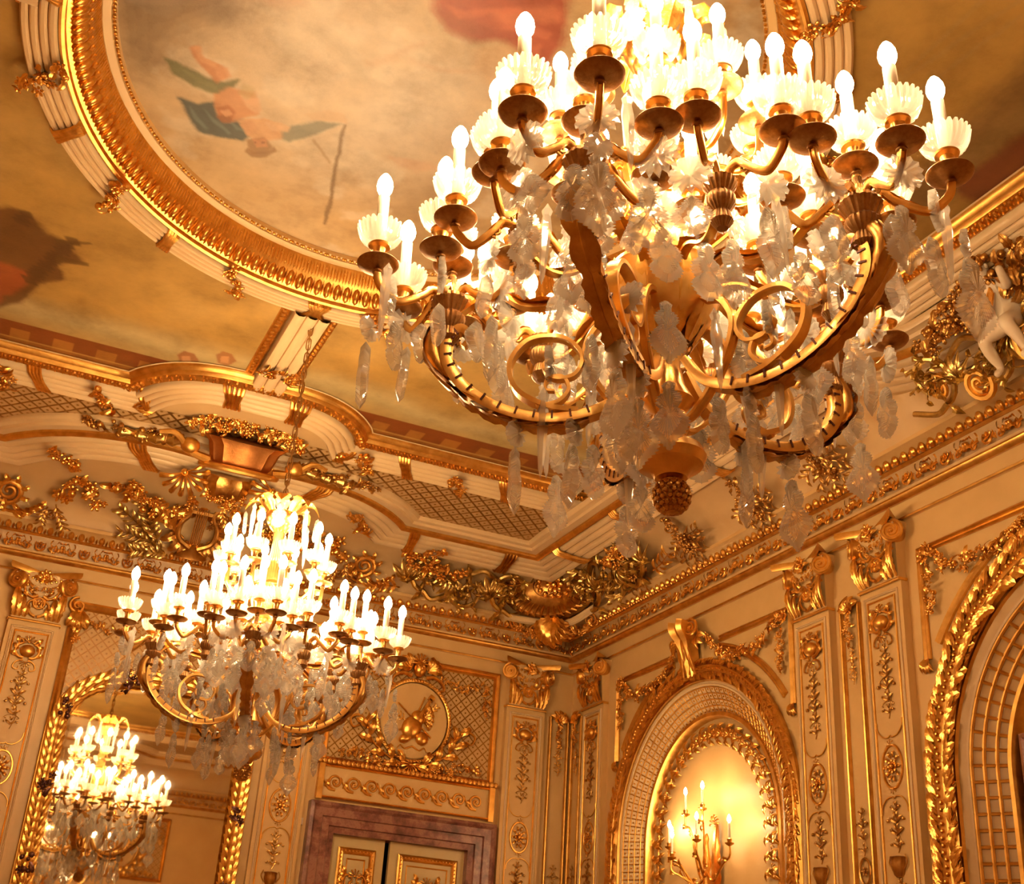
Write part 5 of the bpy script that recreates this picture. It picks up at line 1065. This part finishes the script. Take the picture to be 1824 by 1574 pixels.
# arch 2 infill: lunette and a marble doorway
t = thing('arch_lunette', 'cream lunette with gold scrolls above the marble doorway in the wide arch', 'wall panel', MAT_B @ T(8.63, 0, -0.30)); MB().add(*box(-1.15, 1.15, 4.12, 5.2, 0, 0.02)).build('board', M['cream'], t, 0.3)
g = MB()
for s in (-1, 1): volute(g, T(s * 0.55, 4.55, 0.03), 0.14, 2, 0.25, 0, s); sprig(g, T(s * 0.75, 4.45, 0.03) @ RZ(PI / 2 + s * 0.4), 0.4, 5); scroll2(g, T(0, 0, 0.03), [(s * 0.1, 4.3), (s * 0.4, 4.38), (s * 0.55, 4.40), (s * 0.7, 4.5)], 0.02, 0.01)
g.build('scroll_relief', GOLD, t)
doorway('door_2', MAT_B @ T(8.63, 0, -0.28), 'purple marble doorway inside the wide arch at the right edge', -1.05, 1.05, 4.10, 0.34)
struct(MB().add(*box(-0.75, 0.75, 0, 3.8, -0.1, -0.05)).build('door_3', M['door'], mw=MAT_B @ T(8.63, 0, -0.25), angle=0.3), 'painted door inside the marble doorway of the wide arch')
# ---- keystones, spandrels, swags of the long wall
def keystone(label, mw):
    t = thing('keystone', label, 'keystone', mw, 'gilded keystones'); g = MB(); P = spline([(0, 0, 0.06), (0, 0.20, 0.10), (0, 0.38, 0.17), (0, 0.52, 0.26), (0, 0.60, 0.25)], 6)
    v, f = sweep(P, [(-1, -0.8), (1, -0.8), (1, 0.3), (0.6, 0.6), (0.2, 0.2), (-0.2, 0.2), (-0.6, 0.6), (-1, 0.3)], np.linspace(0.07, 0.15, len(P)), (0, 0, 1)); g.add(v, f); g.build('console', M['gold_flat'], t)
    g = MB()
    for s in (-1, 1):
        volute(g, T(s * 0.16, 0.52, 0.20) @ RY(s * 0.4), 0.10, 2, 0.3, PI / 2, -s); g.add(*acanthus([(s * q * 0.10 + s * 0.02, 0.55 * (1 - q), 0.26 - 0.16 * q) for q in np.linspace(0, 1, 12)], 0.07, (1, 0, 0), 4))
        for k in range(3): lf(g, Matrix(), s * 0.18, 0.45, -PI / 2 + s * (0.3 + 0.5 * k), 0.20, 0.05, 0.12)
    g.build('console_leaves', GOLD, t); return t
k0 = keystone('gilded leafy keystone above the niche arch', MAT_B @ T(3.11, 5.52, 0))
dup(k0, MAT_B @ T(8.63, 5.54, 0), 'gilded leafy keystone above the wide coffered arch')
def spandrel(label, mw, s):
    # triangular moulded panel beside an arch; s = +1 right of the arch axis
    t = thing('spandrel_panel', label, 'wall panel', mw, 'gilded triangular spandrel panels'); g = MB(); r = 2.04
    a0, a1 = 0.62, 1.34; A = [(s * r * math.cos(a), 3.79 + r * math.sin(a), 0.01) for a in np.linspace(a0, a1, 16)]; R_ = (s * 1.80, 5.86, 0.01); L = (s * 0.52, 5.86, 0.01)
    loop = [(s * 0.50, 5.86, 0.01), R_, (s * 1.80, A[0][1] - 0.12, 0.01)]
    for seg in (loop, A): v, f = sweep(seg, [(-1, -0.2), (1, -0.2), (1, 0.5), (0.4, 0.9), (-0.1, 0.4), (-0.6, 0.7), (-1, 0.3)], 0.040, (0, 0, 1)); g.add(v, f)
    g.build('gold_moulding', M['gold_flat'], t, 0.5); g = MB()
    flower(g, T(s * 1.72, 5.78, 0.05), 0.085, 7); garland(g, [(s * 1.68, 5.70, 0.05), (s * 1.66, 5.22, 0.05)], 0.06, 1.1, (0, 0, 1)); g.build('flower_drop', GOLD, t)
    g = MB(); garland(g, spline([(s * 0.35, 5.90, 0.08), (s * 0.62, 5.66, 0.07), (s * 1.0, 5.55, 0.07), (s * 1.4, 5.62, 0.06), (s * 1.68, 5.84, 0.05)], 6), 0.075, 1.15, (0, 0, 1))
    g.build('flower_swag', GOLD, t); g = MB()
    for k in range(4): lf(g, Matrix(), s * 1.80, A[0][1] - 0.10, -PI / 2 + (k - 1.5) * 0.3, 0.15, 0.035, 0.02)
    g.build('leaf_tip', GOLD, t); return t
spR = spandrel('gilded spandrel panel with flower swag right of the niche keystone', MAT_B @ T(3.11, 0, 0), 1)
spL = spandrel('gilded spandrel panel with flower swag left of the niche keystone', MAT_B @ T(3.11, 0, 0), -1)
dup(spL, MAT_B @ T(8.63, 0, 0), 'gilded spandrel panel with long swag left of the wide coffered arch')
# ---- wall sconce in the niche
def sconce(label, mw):
    t = thing('wall_sconce', label, 'wall lamp', mw); g = MB(); g.add(*acanthus([(0, -0.55 + 1.0 * q, 0.03 + 0.02 * math.sin(PI * q)) for q in np.linspace(0, 1, 16)], 0.11, (1, 0, 0), 6)); shell(g, T(0, 0.42, 0.04), 0.09, 7); g.build('back_plate', GOLD, t)
    g = MB().add(*lathe([(0.01, -0.45), (0.03, -0.40), (0.02, -0.34), (0.045, -0.22), (0.03, -0.10), (0.05, 0.0), (0.035, 0.08), (0.02, 0.2), (0.03, 0.24), (0.012, 0.30)], 18), mat=T(0, 0, 0.16) @ RX(-PI / 2)); g.build('stem', GOLD, t)
    arms = [(-0.20, 0.62, 0.30, -0.05), (0.14, 0.64, 0.30, -0.02), (-0.60, 0.32, 0.26, -0.12), (0.58, 0.24, 0.26, -0.10), (0.18, 0.30, 0.40, -0.05), (-0.28, 0.16, 0.42, -0.12), (-0.78, 0.30, 0.12, -0.2)]
    for x, y, z, d in arms:
        P = spline([(0, d, 0.16), (x * 0.30, d - 0.10, 0.16 + (z - .16) * 0.3), (x * 0.72, y - 0.30, 0.16 + (z - .16) * 0.75), (x, y - 0.24, z), (x, y - 0.12, z)], 7)
        g = MB(); v, f = tube(P, np.linspace(0.016, 0.010, len(P)), 7); g.add(v, f)
        for k in range(3): lf(g, Matrix(), P[8 + 5 * k][0], P[8 + 5 * k][1], 0.6 + 1.2 * k, 0.09, 0.028, P[8 + 5 * k][2])
        g.add(*lathe([(0.01, -0.02), (0.045, 0.0), (0.05, 0.012), (0.02, 0.012), (0.028, 0.05), (0.018, 0.06)], 16), mat=T(x, y - 0.12, z) @ RX(-PI / 2)); arm = g.build('sconce_arm', GOLD, t)
        MB().add(*lathe([(0.013, 0), (0.014, 0.15), (0.008, 0.155)], 12), mat=T(x, y - 0.06, z) @ RX(-PI / 2)).build('candle', M['candle'], arm)
        MB().add(*lathe([(0.008, 0), (0.020, 0.02), (0.022, 0.035), (0.014, 0.065), (0.002, 0.085)], 12), mat=T(x, y + 0.095, z) @ RX(-PI / 2)).build('bulb', M['bulb'], arm)
        bulb_light(arm, (x, y + 0.135, z), SCONCE_W)
    return t
sconce('gilded wall sconce with lit candles on the bright niche wall', MAT_B @ T(3.20, 3.50, -0.215))

# ================================================================== COVE ORNAMENT
def face(c, n, xdir):
    n = Vector(n).normalized(); x = Vector(xdir); x = (x - n * x.dot(n)).normalized(); y = n.cross(x)
    m = Matrix((x, y, n)).transposed().to_4x4(); m.translation = Vector(c); return m
def cove_a(x, k=0.48, z=7.0): return face((x, -k, z), (0, -0.74, -0.67), (1, 0, 0))
def cove_b(y, k=0.46, z=7.0): return face((-k, y, z), (-0.74, 0, -0.67), (0, -1, 0))
def cartouche(label, mw):
    t = thing('corner_cartouche', label, 'cartouche', mw)
    n = 48; rows = []
    for r, z in ((0.0, 0.0), (0.30, 0.01), (0.36, 0.03), (0.40, 0.01), (0.62, 0.05), (0.70, 0.10), (0.80, 0.16), (0.86, 0.17), (0.92, 0.13), (0.96, 0.15), (1.04, 0.12), (1.06, -0.10)): rows.append([(0.56 * r * math.cos(2 * PI * k / n) * (1 + (0.02 * (k % 2) if r > 0.9 else 0)), 0.36 * r * math.sin(2 * PI * k / n) * (1 + (0.02 * (k % 2) if r > 0.9 else 0)), z) for k in range(n)])
    MB().add(np.array(rows).reshape(-1, 3), gridf(12, n, False, True)).build('shield', M['gold_dark'], t)
    g = MB()
    for k in range(36):
        a = 2 * PI * (k + 0.5) / 36
        if math.sin(a) < 0.75: P = [(0.56 * q * math.cos(a + 0.25 * (q - 0.7)), 0.36 * q * math.sin(a + 0.25 * (q - 0.7)), z) for q, z in ((0.64, 0.07), (0.74, 0.14), (0.84, 0.185), (0.95, 0.16))]; v, f = tube(P, [0.008, 0.016, 0.020, 0.010], 6); g.add(v, f)
    g.build('gadroons', M['gold_flat'], t)
    g = MB(); V = []
    for k in range(n + 1): a = 2 * PI * k / n; rr = 1.10 + 0.10 * math.cos(2 * a) + 0.05 * math.cos(5 * a + .5); V.append((0.60 * rr * math.cos(a), 0.42 * rr * math.sin(a), 0.13))
    v, f = sweep(V[:-1], [(-1, -0.6), (1, -0.6), (1, 0.2), (0.3, 0.7), (-0.4, 0.3), (-1, 0.6)], 0.042, (0, 0, 1), True); g.add(v, f); g.build('scroll_border', M['cream_band'], t)
    g = MB()
    flower(g, T(0.05, 0.02, 0.02), 0.12, 8)
    for k in range(14): a = 2 * PI * k / 14; g.add(*ball(0.035, n=7, m=5), mat=T(0.05 + 0.20 * math.cos(a), 0.02 + 0.13 * math.sin(a), 0.03))
    g.build('inner_relief', M['gold'], t)
    g = MB(); shell(g, T(-0.15, 0.50, 0.12) @ RX(-0.3), 0.30, 11)
    for s in (-1, 1): volute(g, T(-0.15 + s * 0.30, 0.40, 0.14), 0.11, 2, 0.32, 0, s); scroll2(g, T(0, 0, 0.10), [(s * 0.35, 0.42), (s * 0.62, 0.34), (s * 0.76, 0.10), (s * 0.66, -0.12), (s * 0.58, -0.05)], 0.06, 0.025, 8)
    g.build('shell_crest', GOLD, t)
    g = MB()
    for k in range(9): a = -PI / 2 + (k - 4) * 0.30; lf(g, T(0, -0.36, 0.10), 0, 0, a, 0.36 - 0.03 * abs(k - 4), 0.07, 0.03, 4, 0.35)
    for s in (-1, 1): volute(g, T(s * 0.22, -0.48, 0.12), 0.10, 1.8, 0.32, PI / 2, s); volute(g, T(s * 0.46, -0.40, 0.10), 0.08, 1.8, 0.32, PI / 2, -s)
    garland(g, spline([(-0.5, -0.42, 0.1), (0, -0.62, 0.12), (0.5, -0.42, 0.1)], 6), 0.07, 0.8, (0, 0, 1)); g.build('leaf_fan', GOLD, t); return t
cartouche('large dark gilded corner cartouche with shell crest above the cornice corner', face((-0.80, -0.80, 7.14), (-1, -1, -0.85), (1, -1, 0)) @ SC(1.12))
def plumes(name, label, mw, s, nn=7):
    t = thing(name, label, 'cove ornament', mw, 'gilded acanthus plumes beside the corner cartouche'); g = MB()
    rinceau(g, Matrix(), 1.45, 0.62, 3, s); g.build('plume_leaves', M['gold_green'], t)
    g = MB(); garland(g, spline([(s * 0.9, 0.16, 0.12), (s * 1.15, 0.14, 0.12), (s * 1.45, 0.22, 0.10), (s * 1.70, 0.42, 0.08)], 6), 0.085, 1.2, (0, 0, 1)); g.build('flower_swag', GOLD, t); g = MB(); sprig(g, T(s * 1.5, -0.16, 0.04) @ RZ(PI if s < 0 else 0), 0.35, 5); g.build('sprig', GOLD, t); return t
plumes('cove_plumes', 'gilded feathery plumes and flower swag left of the corner cartouche', cove_a(-0.98, 0.50, 7.02) @ SC(1.2), -1)
plumes('cove_plumes', 'gilded feathery plumes and flower swag right of the corner cartouche', cove_b(-1.02, 0.50, 7.02) @ SC(1.2), 1)
def rosette_scroll(label, mw):
    t = thing('scroll_rosette', label, 'cove ornament', mw, 'gilded spiral rosettes on the cove'); g = MB(); p = spiral(0, 0, 0.17, 0.02, PI, 2.2, 40); v, f = tube(p, np.linspace(0.034, 0.018, 40), 7); g.add(v, f)
    for k in range(12): a = PI + 2.2 * 2 * PI * k / 20; r = 0.17 - 0.08 * k / 12; lf(g, Matrix(), r * math.cos(a), r * math.sin(a), a + 0.5, 0.11, 0.035, 0.02)
    scroll2(g, Matrix(), [(-0.17, -0.02), (-0.12, -0.18), (0.10, -0.24), (0.28, -0.18), (0.36, -0.08)], 0.03, 0.012)
    for k in range(5): lf(g, Matrix(), 0.10 + 0.06 * k, -0.22 + 0.02 * k, -0.4 + 0.35 * k, 0.15, 0.045, 0.02)
    g.build('spiral', GOLD, t); return t
r0 = rosette_scroll('gilded spiral rosette on the cove right of the smaller chandelier', cove_a(-3.30))
dup(r0, cove_a(-7.62) , 'gilded spiral rosette on the cove at the left edge of the photo')
def trophy(label, mw):
    t = thing('lyre_trophy', label, 'trophy', mw); g = MB()
    for s in (-1, 1): scroll2(g, T(0, 0, 0.10), [(s * 0.05, -0.22), (s * 0.20, -0.12), (s * 0.22, 0.05), (s * 0.14, 0.20), (s * 0.20, 0.32), (s * 0.27, 0.28)], 0.040, 0.022, 8)
    g.add(*box(-0.16, 0.16, 0.22, 0.26, 0.08, 0.13)); g.add(*lathe([(0.10, -0.30), (0.17, -0.34), (0.20, -0.33), (0.16, -0.28), (0.05, -0.22), (0.07, -0.16)], 24), mat=T(0, 0, 0.09) @ RX(-PI / 2) @ SC(1, 0.6, 1)); g.build('lyre_frame', M['gold_dark'], t)
    g = MB()
    for k in range(6): v, f = tube([((k - 2.5) * 0.022, -0.16, 0.11), ((k - 2.5) * 0.026, 0.30, 0.13)], 0.008, 5); g.add(v, f)
    g.add(*ball(0.07, 0.05, 0.04, 12, 8), mat=T(0, 0.33, 0.12)); g.build('lyre_strings', GOLD, t)
    g = MB()
    for (x, y, a) in ((-0.30, -0.12, 2.6), (-0.26, -0.24, 2.2), (0.30, -0.20, -0.5)):
        g.add(*lathe([(0.016, 0), (0.022, 0.24), (0.045, 0.34), (0.10, 0.42), (0.105, 0.43), (0.04, 0.35)], 16), mat=T(x + 0.16 * (1 if x < 0 else -1), y, 0.08) @ RZ(a) @ RY(PI / 2))
    g.build('horns', M['gold_flat'], t); g = MB()
    for k in range(16): a = 2 * PI * k / 16; lf(g, Matrix(), 0.22 * math.cos(a), 0.16 * math.sin(a), a + random.uniform(-.4, .4), 0.24, 0.06, 0.06, 4)
    garland(g, spline([(0.12, 0.10, 0.1), (0.30, 0.18, 0.1), (0.44, 0.10, 0.08)], 5), 0.07, 1.2, (0, 0, 1)); garland(g, spline([(-0.10, 0.30, 0.1), (-0.26, 0.24, 0.1), (-0.34, 0.10, 0.08)], 5), 0.07, 1.2, (0, 0, 1)); g.build('trophy_leafage', M['gold_dark'], t); return t
trophy('gilded lyre and horns trophy on the cove beside the smaller chandelier chain', face((-5.45, -0.52, 7.00), (0, -0.80, -0.60), (1, 0, 0)))
def branches(label, mw, s):
    t = thing('laurel_branch', label, 'cove ornament', mw, 'gilded laurel branches'); g = MB()
    for k, (x, y, a, L) in enumerate(((0, -0.28, 2.3, 0.62), (0.1, -0.30, 2.7, 0.55), (0.0, -0.2, 2.0, 0.62), (-0.1, -0.15, 1.8, 0.62), (0.15, -0.33, 3.0, 0.4))):
        a2 = a if s < 0 else PI - a; sprig(g, T(x * s * -1, y, 0.03 + 0.015 * k) @ RZ(a2), L, 8, 0.05)
    g.build('laurel_leaves', M['gold_green'], t); return t
branches('gilded laurel branch on the cove left of the lyre trophy', face((-5.86, -0.46, 6.98), (0, -0.80, -0.60), (1, 0, 0)), -1)
branches('gilded laurel branch low on the cove right of the lyre trophy', face((-4.72, -0.44, 6.96), (0, -0.80, -0.60), (1, 0, 0)), 1)
def swag(name, label, pts, r, group='gilded flower swags hanging under the lower band', drop=True):
    t = thing(name, label, 'garland', T(*pts[len(pts) // 2]), group); im = T(*pts[len(pts) // 2]).inverted(); g = MB(); garland(g, spline(pts, 6), r, 1.25, (0, -0.74, -0.67)); g.build('flowers', GOLD, t, mw=im)
    if drop:
        g = MB(); e = pts[0]; m = face((e[0], e[1], e[2] - 0.05), (0, -0.74, -0.67), (1, 0, 0)); volute(g, m @ T(0, -0.20, 0.03), 0.07, 1.6, 0.3, 0, 1); sprig(g, m @ T(0.03, -0.05, 0.03) @ RZ(-PI / 2 + 0.3), 0.30, 5, 0.04); sprig(g, m @ T(-0.05, -0.1, 0.03) @ RZ(-PI / 2 - 0.4), 0.2, 4, 0.035); g.build('drop', M['gold_dark'], t, mw=im)
    return t
swag('flower_swag', 'gilded flower swag under the left end of the curved cream hood', [(-7.12, -0.62, 7.02), (-6.90, -0.85, 7.12), (-6.70, -0.75, 7.06), (-6.52, -0.80, 7.12), (-6.36, -1.1, 7.14)], 0.135)
swag('flower_swag', 'gilded flower swag hanging between laurel branch and shell corbel', [(-6.30, -1.15, 7.12), (-6.10, -0.95, 7.02), (-5.85, -0.95, 7.0), (-5.66, -1.15, 7.12)], 0.115, drop=False)
swag('flower_swag', 'gilded flower swag right of the smaller chandelier crown', [(-3.62, -0.62, 7.02), (-3.90, -0.85, 7.10), (-4.15, -0.75, 7.04), (-4.38, -0.95, 7.12)], 0.135)
swag('flower_swag', 'gilded flower swag right behind the smaller chandelier chain', [(-4.40, -1.15, 7.12), (-4.65, -0.95, 7.02), (-4.95, -0.95, 7.0), (-5.15, -1.15, 7.12)], 0.115, drop=False)
for x0, lb_ in ((-6.55, 'gilded fruit swag on the ceiling trellis left of the flower basket'), (-4.30, 'gilded fruit swag on the ceiling trellis right of the flower basket')):
    s = 1 if x0 < XC else -1
    t = thing('fruit_swag', lb_, 'garland', T(x0, -2.2, 7.33), 'gilded fruit swags on the trellis'); im = T(x0, -2.2, 7.33).inverted(); g = MB()
    garland(g, spline([(x0 - s * 0.55, -2.15, 7.36), (x0 - s * 0.1, -2.24, 7.32), (x0 + s * 0.45, -2.33, 7.34)], 6), 0.10, 1.1, (0, -0.3, -1)); g.build('fruit', M['gold_dark'], t, mw=im); g = MB()
    P = spline([(x0 - s * 0.15, -2.18, 7.30), (x0 + s * 0.2, -2.26, 7.27), (x0 + s * 0.55, -2.30, 7.29)], 8); v, f = tube(P, 0.055 + 0.02 * np.sin(np.arange(len(P)) * 1.6), 9); g.add(v, f); g.build('horn', M['gold_green'], t, mw=im)
# shell corbel and flower basket over the middle of the end wall
t = thing('flower_basket', 'terracotta gilded basket of flowers over the shell corbel, below the reeded rib', 'basket', T(-5.40, -2.55, 7.30)); im = T(-5.40, -2.55, 7.30).inverted()
m = face((-5.40, -2.50, 7.26), (0, -0.85, -0.52), (1, 0, 0)) @ SC(1.25)
MB().add(*lathe([(0.20, -0.18), (0.26, -0.10), (0.30, 0.04), (0.36, 0.10)], 28, 14, 0.05), mat=m @ T(0, -0.02, 0) @ RX(-PI / 2) @ SC(1, 0.5, 1)).build('bowl', M['copper'], t, mw=im)
g = MB(); P = [(0.33 * math.cos(a), -0.16 + 0.08 * (1 - math.sin(a)) * -0.3, 0.18 * math.sin(a)) for a in np.linspace(0.0, PI, 20)]; v, f = tube(P, 0.03, 8); g.add(v, f, m)
for s in (-1, 1): scroll2(g, m @ T(0, 0, 0.05), [(s * 0.28, -0.14), (s * 0.45, -0.10), (s * 0.60, 0.02), (s * 0.74, 0.0)], 0.04, 0.02, 8); g.add(*ball(0.085, 0.075, 0.07, 12, 8), mat=m @ T(s * 0.46, -0.06, 0.05))
g.build('rim_and_scrolls', M['gold_flat'], t, mw=im)
g = MB()
for k in range(4): garland(g, [m @ Vector((-0.52 + 0.05 * k, 0.12 + 0.055 * k, 0.06)), m @ Vector((0.0, 0.20 + 0.06 * k, 0.10)), m @ Vector((0.52 - 0.05 * k, 0.12 + 0.055 * k, 0.06))], 0.075, 1.3, (0, -0.85, -0.52))
g.build('flowers', GOLD, t, mw=im)
t = thing('shell_corbel', 'gilded corbel of two ribbed shells at the middle of the curved cream hood', 'corbel', T(-5.40, -1.9, 7.15)); im = T(-5.40, -1.9, 7.15).inverted(); m = face((-5.40, -1.78, 7.14), (0, -0.80, -0.60), (1, 0, 0)); g = MB()
for s in (-1, 1): g = MB(); shell(g, m @ T(s * 0.50, 0.05, 0.08) @ RZ(-s * 0.5 + PI), 0.26, 9); g.build('shell', GOLD, t, mw=im)
g = MB(); g.add(*lathe([(0.04, -0.26), (0.14, -0.20), (0.24, -0.08), (0.27, 0.04), (0.24, 0.10)], 24, 12, 0.06), mat=m @ T(0, 0, 0.02) @ RX(-PI / 2) @ SC(1, 0.7, 1)); g.build('bracket', M['gold_dark'], t, mw=im)
g = MB(); garland(g, [m @ Vector((-0.22, -0.12, 0.16)), m @ Vector((0, -0.17, 0.22)), m @ Vector((0.22, -0.12, 0.16))], 0.07, 1.4, (0, -0.8, -0.6)); sprig(g, m @ T(0, -0.24, 0.1) @ RZ(-PI / 2 + 0.2), 0.22, 4, 0.03); g.build('fruit_bunch', GOLD, t, mw=im)
# flower drops along the long wall's cove
for i, (y, lb_) in enumerate(((-2.35, 'first'), (-3.6, 'second'), (-4.9, 'third'), (-6.1, 'fourth'))):
    t = thing('cove_flower_drop', '%s gilded flower drop from the corner on the long wall cove' % lb_, 'cove ornament', cove_b(y), 'gilded flower drops on the long wall cove'); g = MB()
    garland(g, [(-0.05, 0.30, 0.05), (0.0, 0.0, 0.06), (0.05, -0.22, 0.05)], 0.085, 1.3, (0, 0, 1))
    for k in range(6): sprig(g, T(0, 0.02, 0.03) @ RZ(-PI / 2 + (k - 2.5) * 0.55), 0.32, 4, 0.045)
    g.build('flowers', M['gold_dark'], t)

# ---- plaster child with gilded scrolls on the long wall
def putto(mw):
    import bmesh
    t = thing('plaster_putto', 'cream plaster child statue seated on gilded scrolls at the right edge, above the wide arch', 'statue', mw)
    J = [(0, 0, 0), (0, 0.10, 0.02), (0, 0.22, 0.05), (0, 0.30, 0.05), (0, 0.345, 0.06), (0, 0.42, 0.08), (0, 0.49, 0.08),
         (0.10, 0.28, 0.04), (0.22, 0.20, 0.10), (0.30, 0.30, 0.16), (0.33, 0.36, 0.18), (-0.10, 0.28, 0.04), (-0.20, 0.16, 0.10), (-0.25, 0.04, 0.16), (-0.26, -0.02, 0.18),
         (0.09, -0.04, 0.08), (0.17, -0.02, 0.26), (0.19, -0.18, 0.24), (0.20, -0.30, 0.24), (0.22, -0.33, 0.32), (-0.09, -0.05, 0.08), (-0.16, -0.06, 0.26), (-0.20, -0.22, 0.22), (-0.21, -0.33, 0.20), (-0.22, -0.36, 0.28)]
    E = [(0, 1), (1, 2), (2, 3), (3, 4), (4, 5), (5, 6), (2, 7), (7, 8), (8, 9), (9, 10), (2, 11), (11, 12), (12, 13), (13, 14), (0, 15), (15, 16), (16, 17), (17, 18), (18, 19), (0, 20), (20, 21), (21, 22), (22, 23), (23, 24)]
    Rr = [.115, .115, .115, .06, .045, .095, .075, .055, .045, .035, .03, .055, .045, .035, .03, .085, .07, .05, .033, .03, .085, .07, .05, .033, .03]
    me = bpy.data.meshes.new('putto_body'); me.from_pydata(J, E, []); o = bpy.data.objects.new('body', me); COL.objects.link(o); o.parent = t
    sk = o.modifiers.new('skin', 'SKIN'); sk.use_smooth_shade = True; o.modifiers.new('sub', 'SUBSURF').render_levels = 2
    for v, r in zip(me.skin_vertices[0].data, Rr): v.radius = (r, r); v.use_root = False
    me.skin_vertices[0].data[0].use_root = True; me.materials.append(M['statue'])
    dg = bpy.context.evaluated_depsgraph_get(); ev = o.evaluated_get(dg); m2 = bpy.data.meshes.new_from_object(ev); o.modifiers.clear(); o.data = m2
    g = MB(); g.add(*ball(0.014, 0.010, 0.02, 8, 6), mat=T(0, 0.425, 0.175))
    for s in (-1, 1): g.add(*ball(0.013, 0.010, 0.008, 8, 5), mat=T(s * 0.035, 0.445, 0.165)); g.add(*ball(0.012, 0.022, 0.016, 8, 6), mat=T(s * 0.095, 0.43, 0.07))
    g.add(*ball(0.022, 0.007, 0.01, 8, 5), mat=T(0, 0.39, 0.168)); g.build('face', M['statue'], t)
    g = MB(); rr = random.Random(3)
    for k in range(60):
        a, b_ = rr.uniform(0, 2 * PI), rr.uniform(0.0, 1.3); d = Vector((math.sin(b_) * math.cos(a), math.cos(b_), math.sin(b_) * math.sin(a) * 0.9 - 0.15)); g.add(*ball(0.025, n=6, m=4), mat=T(*(Vector((0, 0.445, 0.07)) + d * 0.095)))
    g.build('hair', M['gold_dark'], t); g = MB()
    for k in range(5): v, f = tube(spline([(0.10, 0.26 - 0.012 * k, 0.15), (0, 0.16 - 0.02 * k, 0.19), (-0.13, 0.02 - 0.012 * k, 0.16)], 6), 0.012, 6); g.add(v, f)
    g.build('sash', GOLD, t)
    return t
PM = face((-0.78, -8.92, 7.02), (-0.80, 0.25, -0.55), (0, -1, 0)); putto(PM)
t = thing('gilded_scroll_group', 'large gilded scrolls and leaves carrying the plaster child statue at the right edge', 'cove ornament', face((-0.66, -8.75, 6.92), (-0.80, 0.1, -0.6), (0, -1, 0))); g = MB()
for x, y, r, sg in ((0.25, -0.12, 0.20, 1), (-0.45, -0.18, 0.15, -1), (0.75, -0.1, 0.17, -1), (-0.85, -0.05, 0.12, 1)): g = MB(); volute(g, T(x, y, 0.08), r, 2.2, 0.36, 0, sg); g.build('scroll', M['gold_flat'], t)
g = MB()
rinceau(g, T(-1.25, -0.02, 0), 2.6, 0.62, 4, 1)
g.build('leaves', M['gold_green'], t); g = MB()
garland(g, spline([(-0.75, 0.30, 0.06), (-0.3, 0.48, 0.06), (0.2, 0.56, 0.04), (0.7, 0.50, 0.04)], 6), 0.12, 1.5, (0, 0, 1)); garland(g, spline([(-0.4, 0.32, 0.04), (0.1, 0.36, 0.02), (0.6, 0.30, 0.04)], 6), 0.12, 1.5, (0, 0, 1)); g.build('flowers', M['gold_dark'], t)
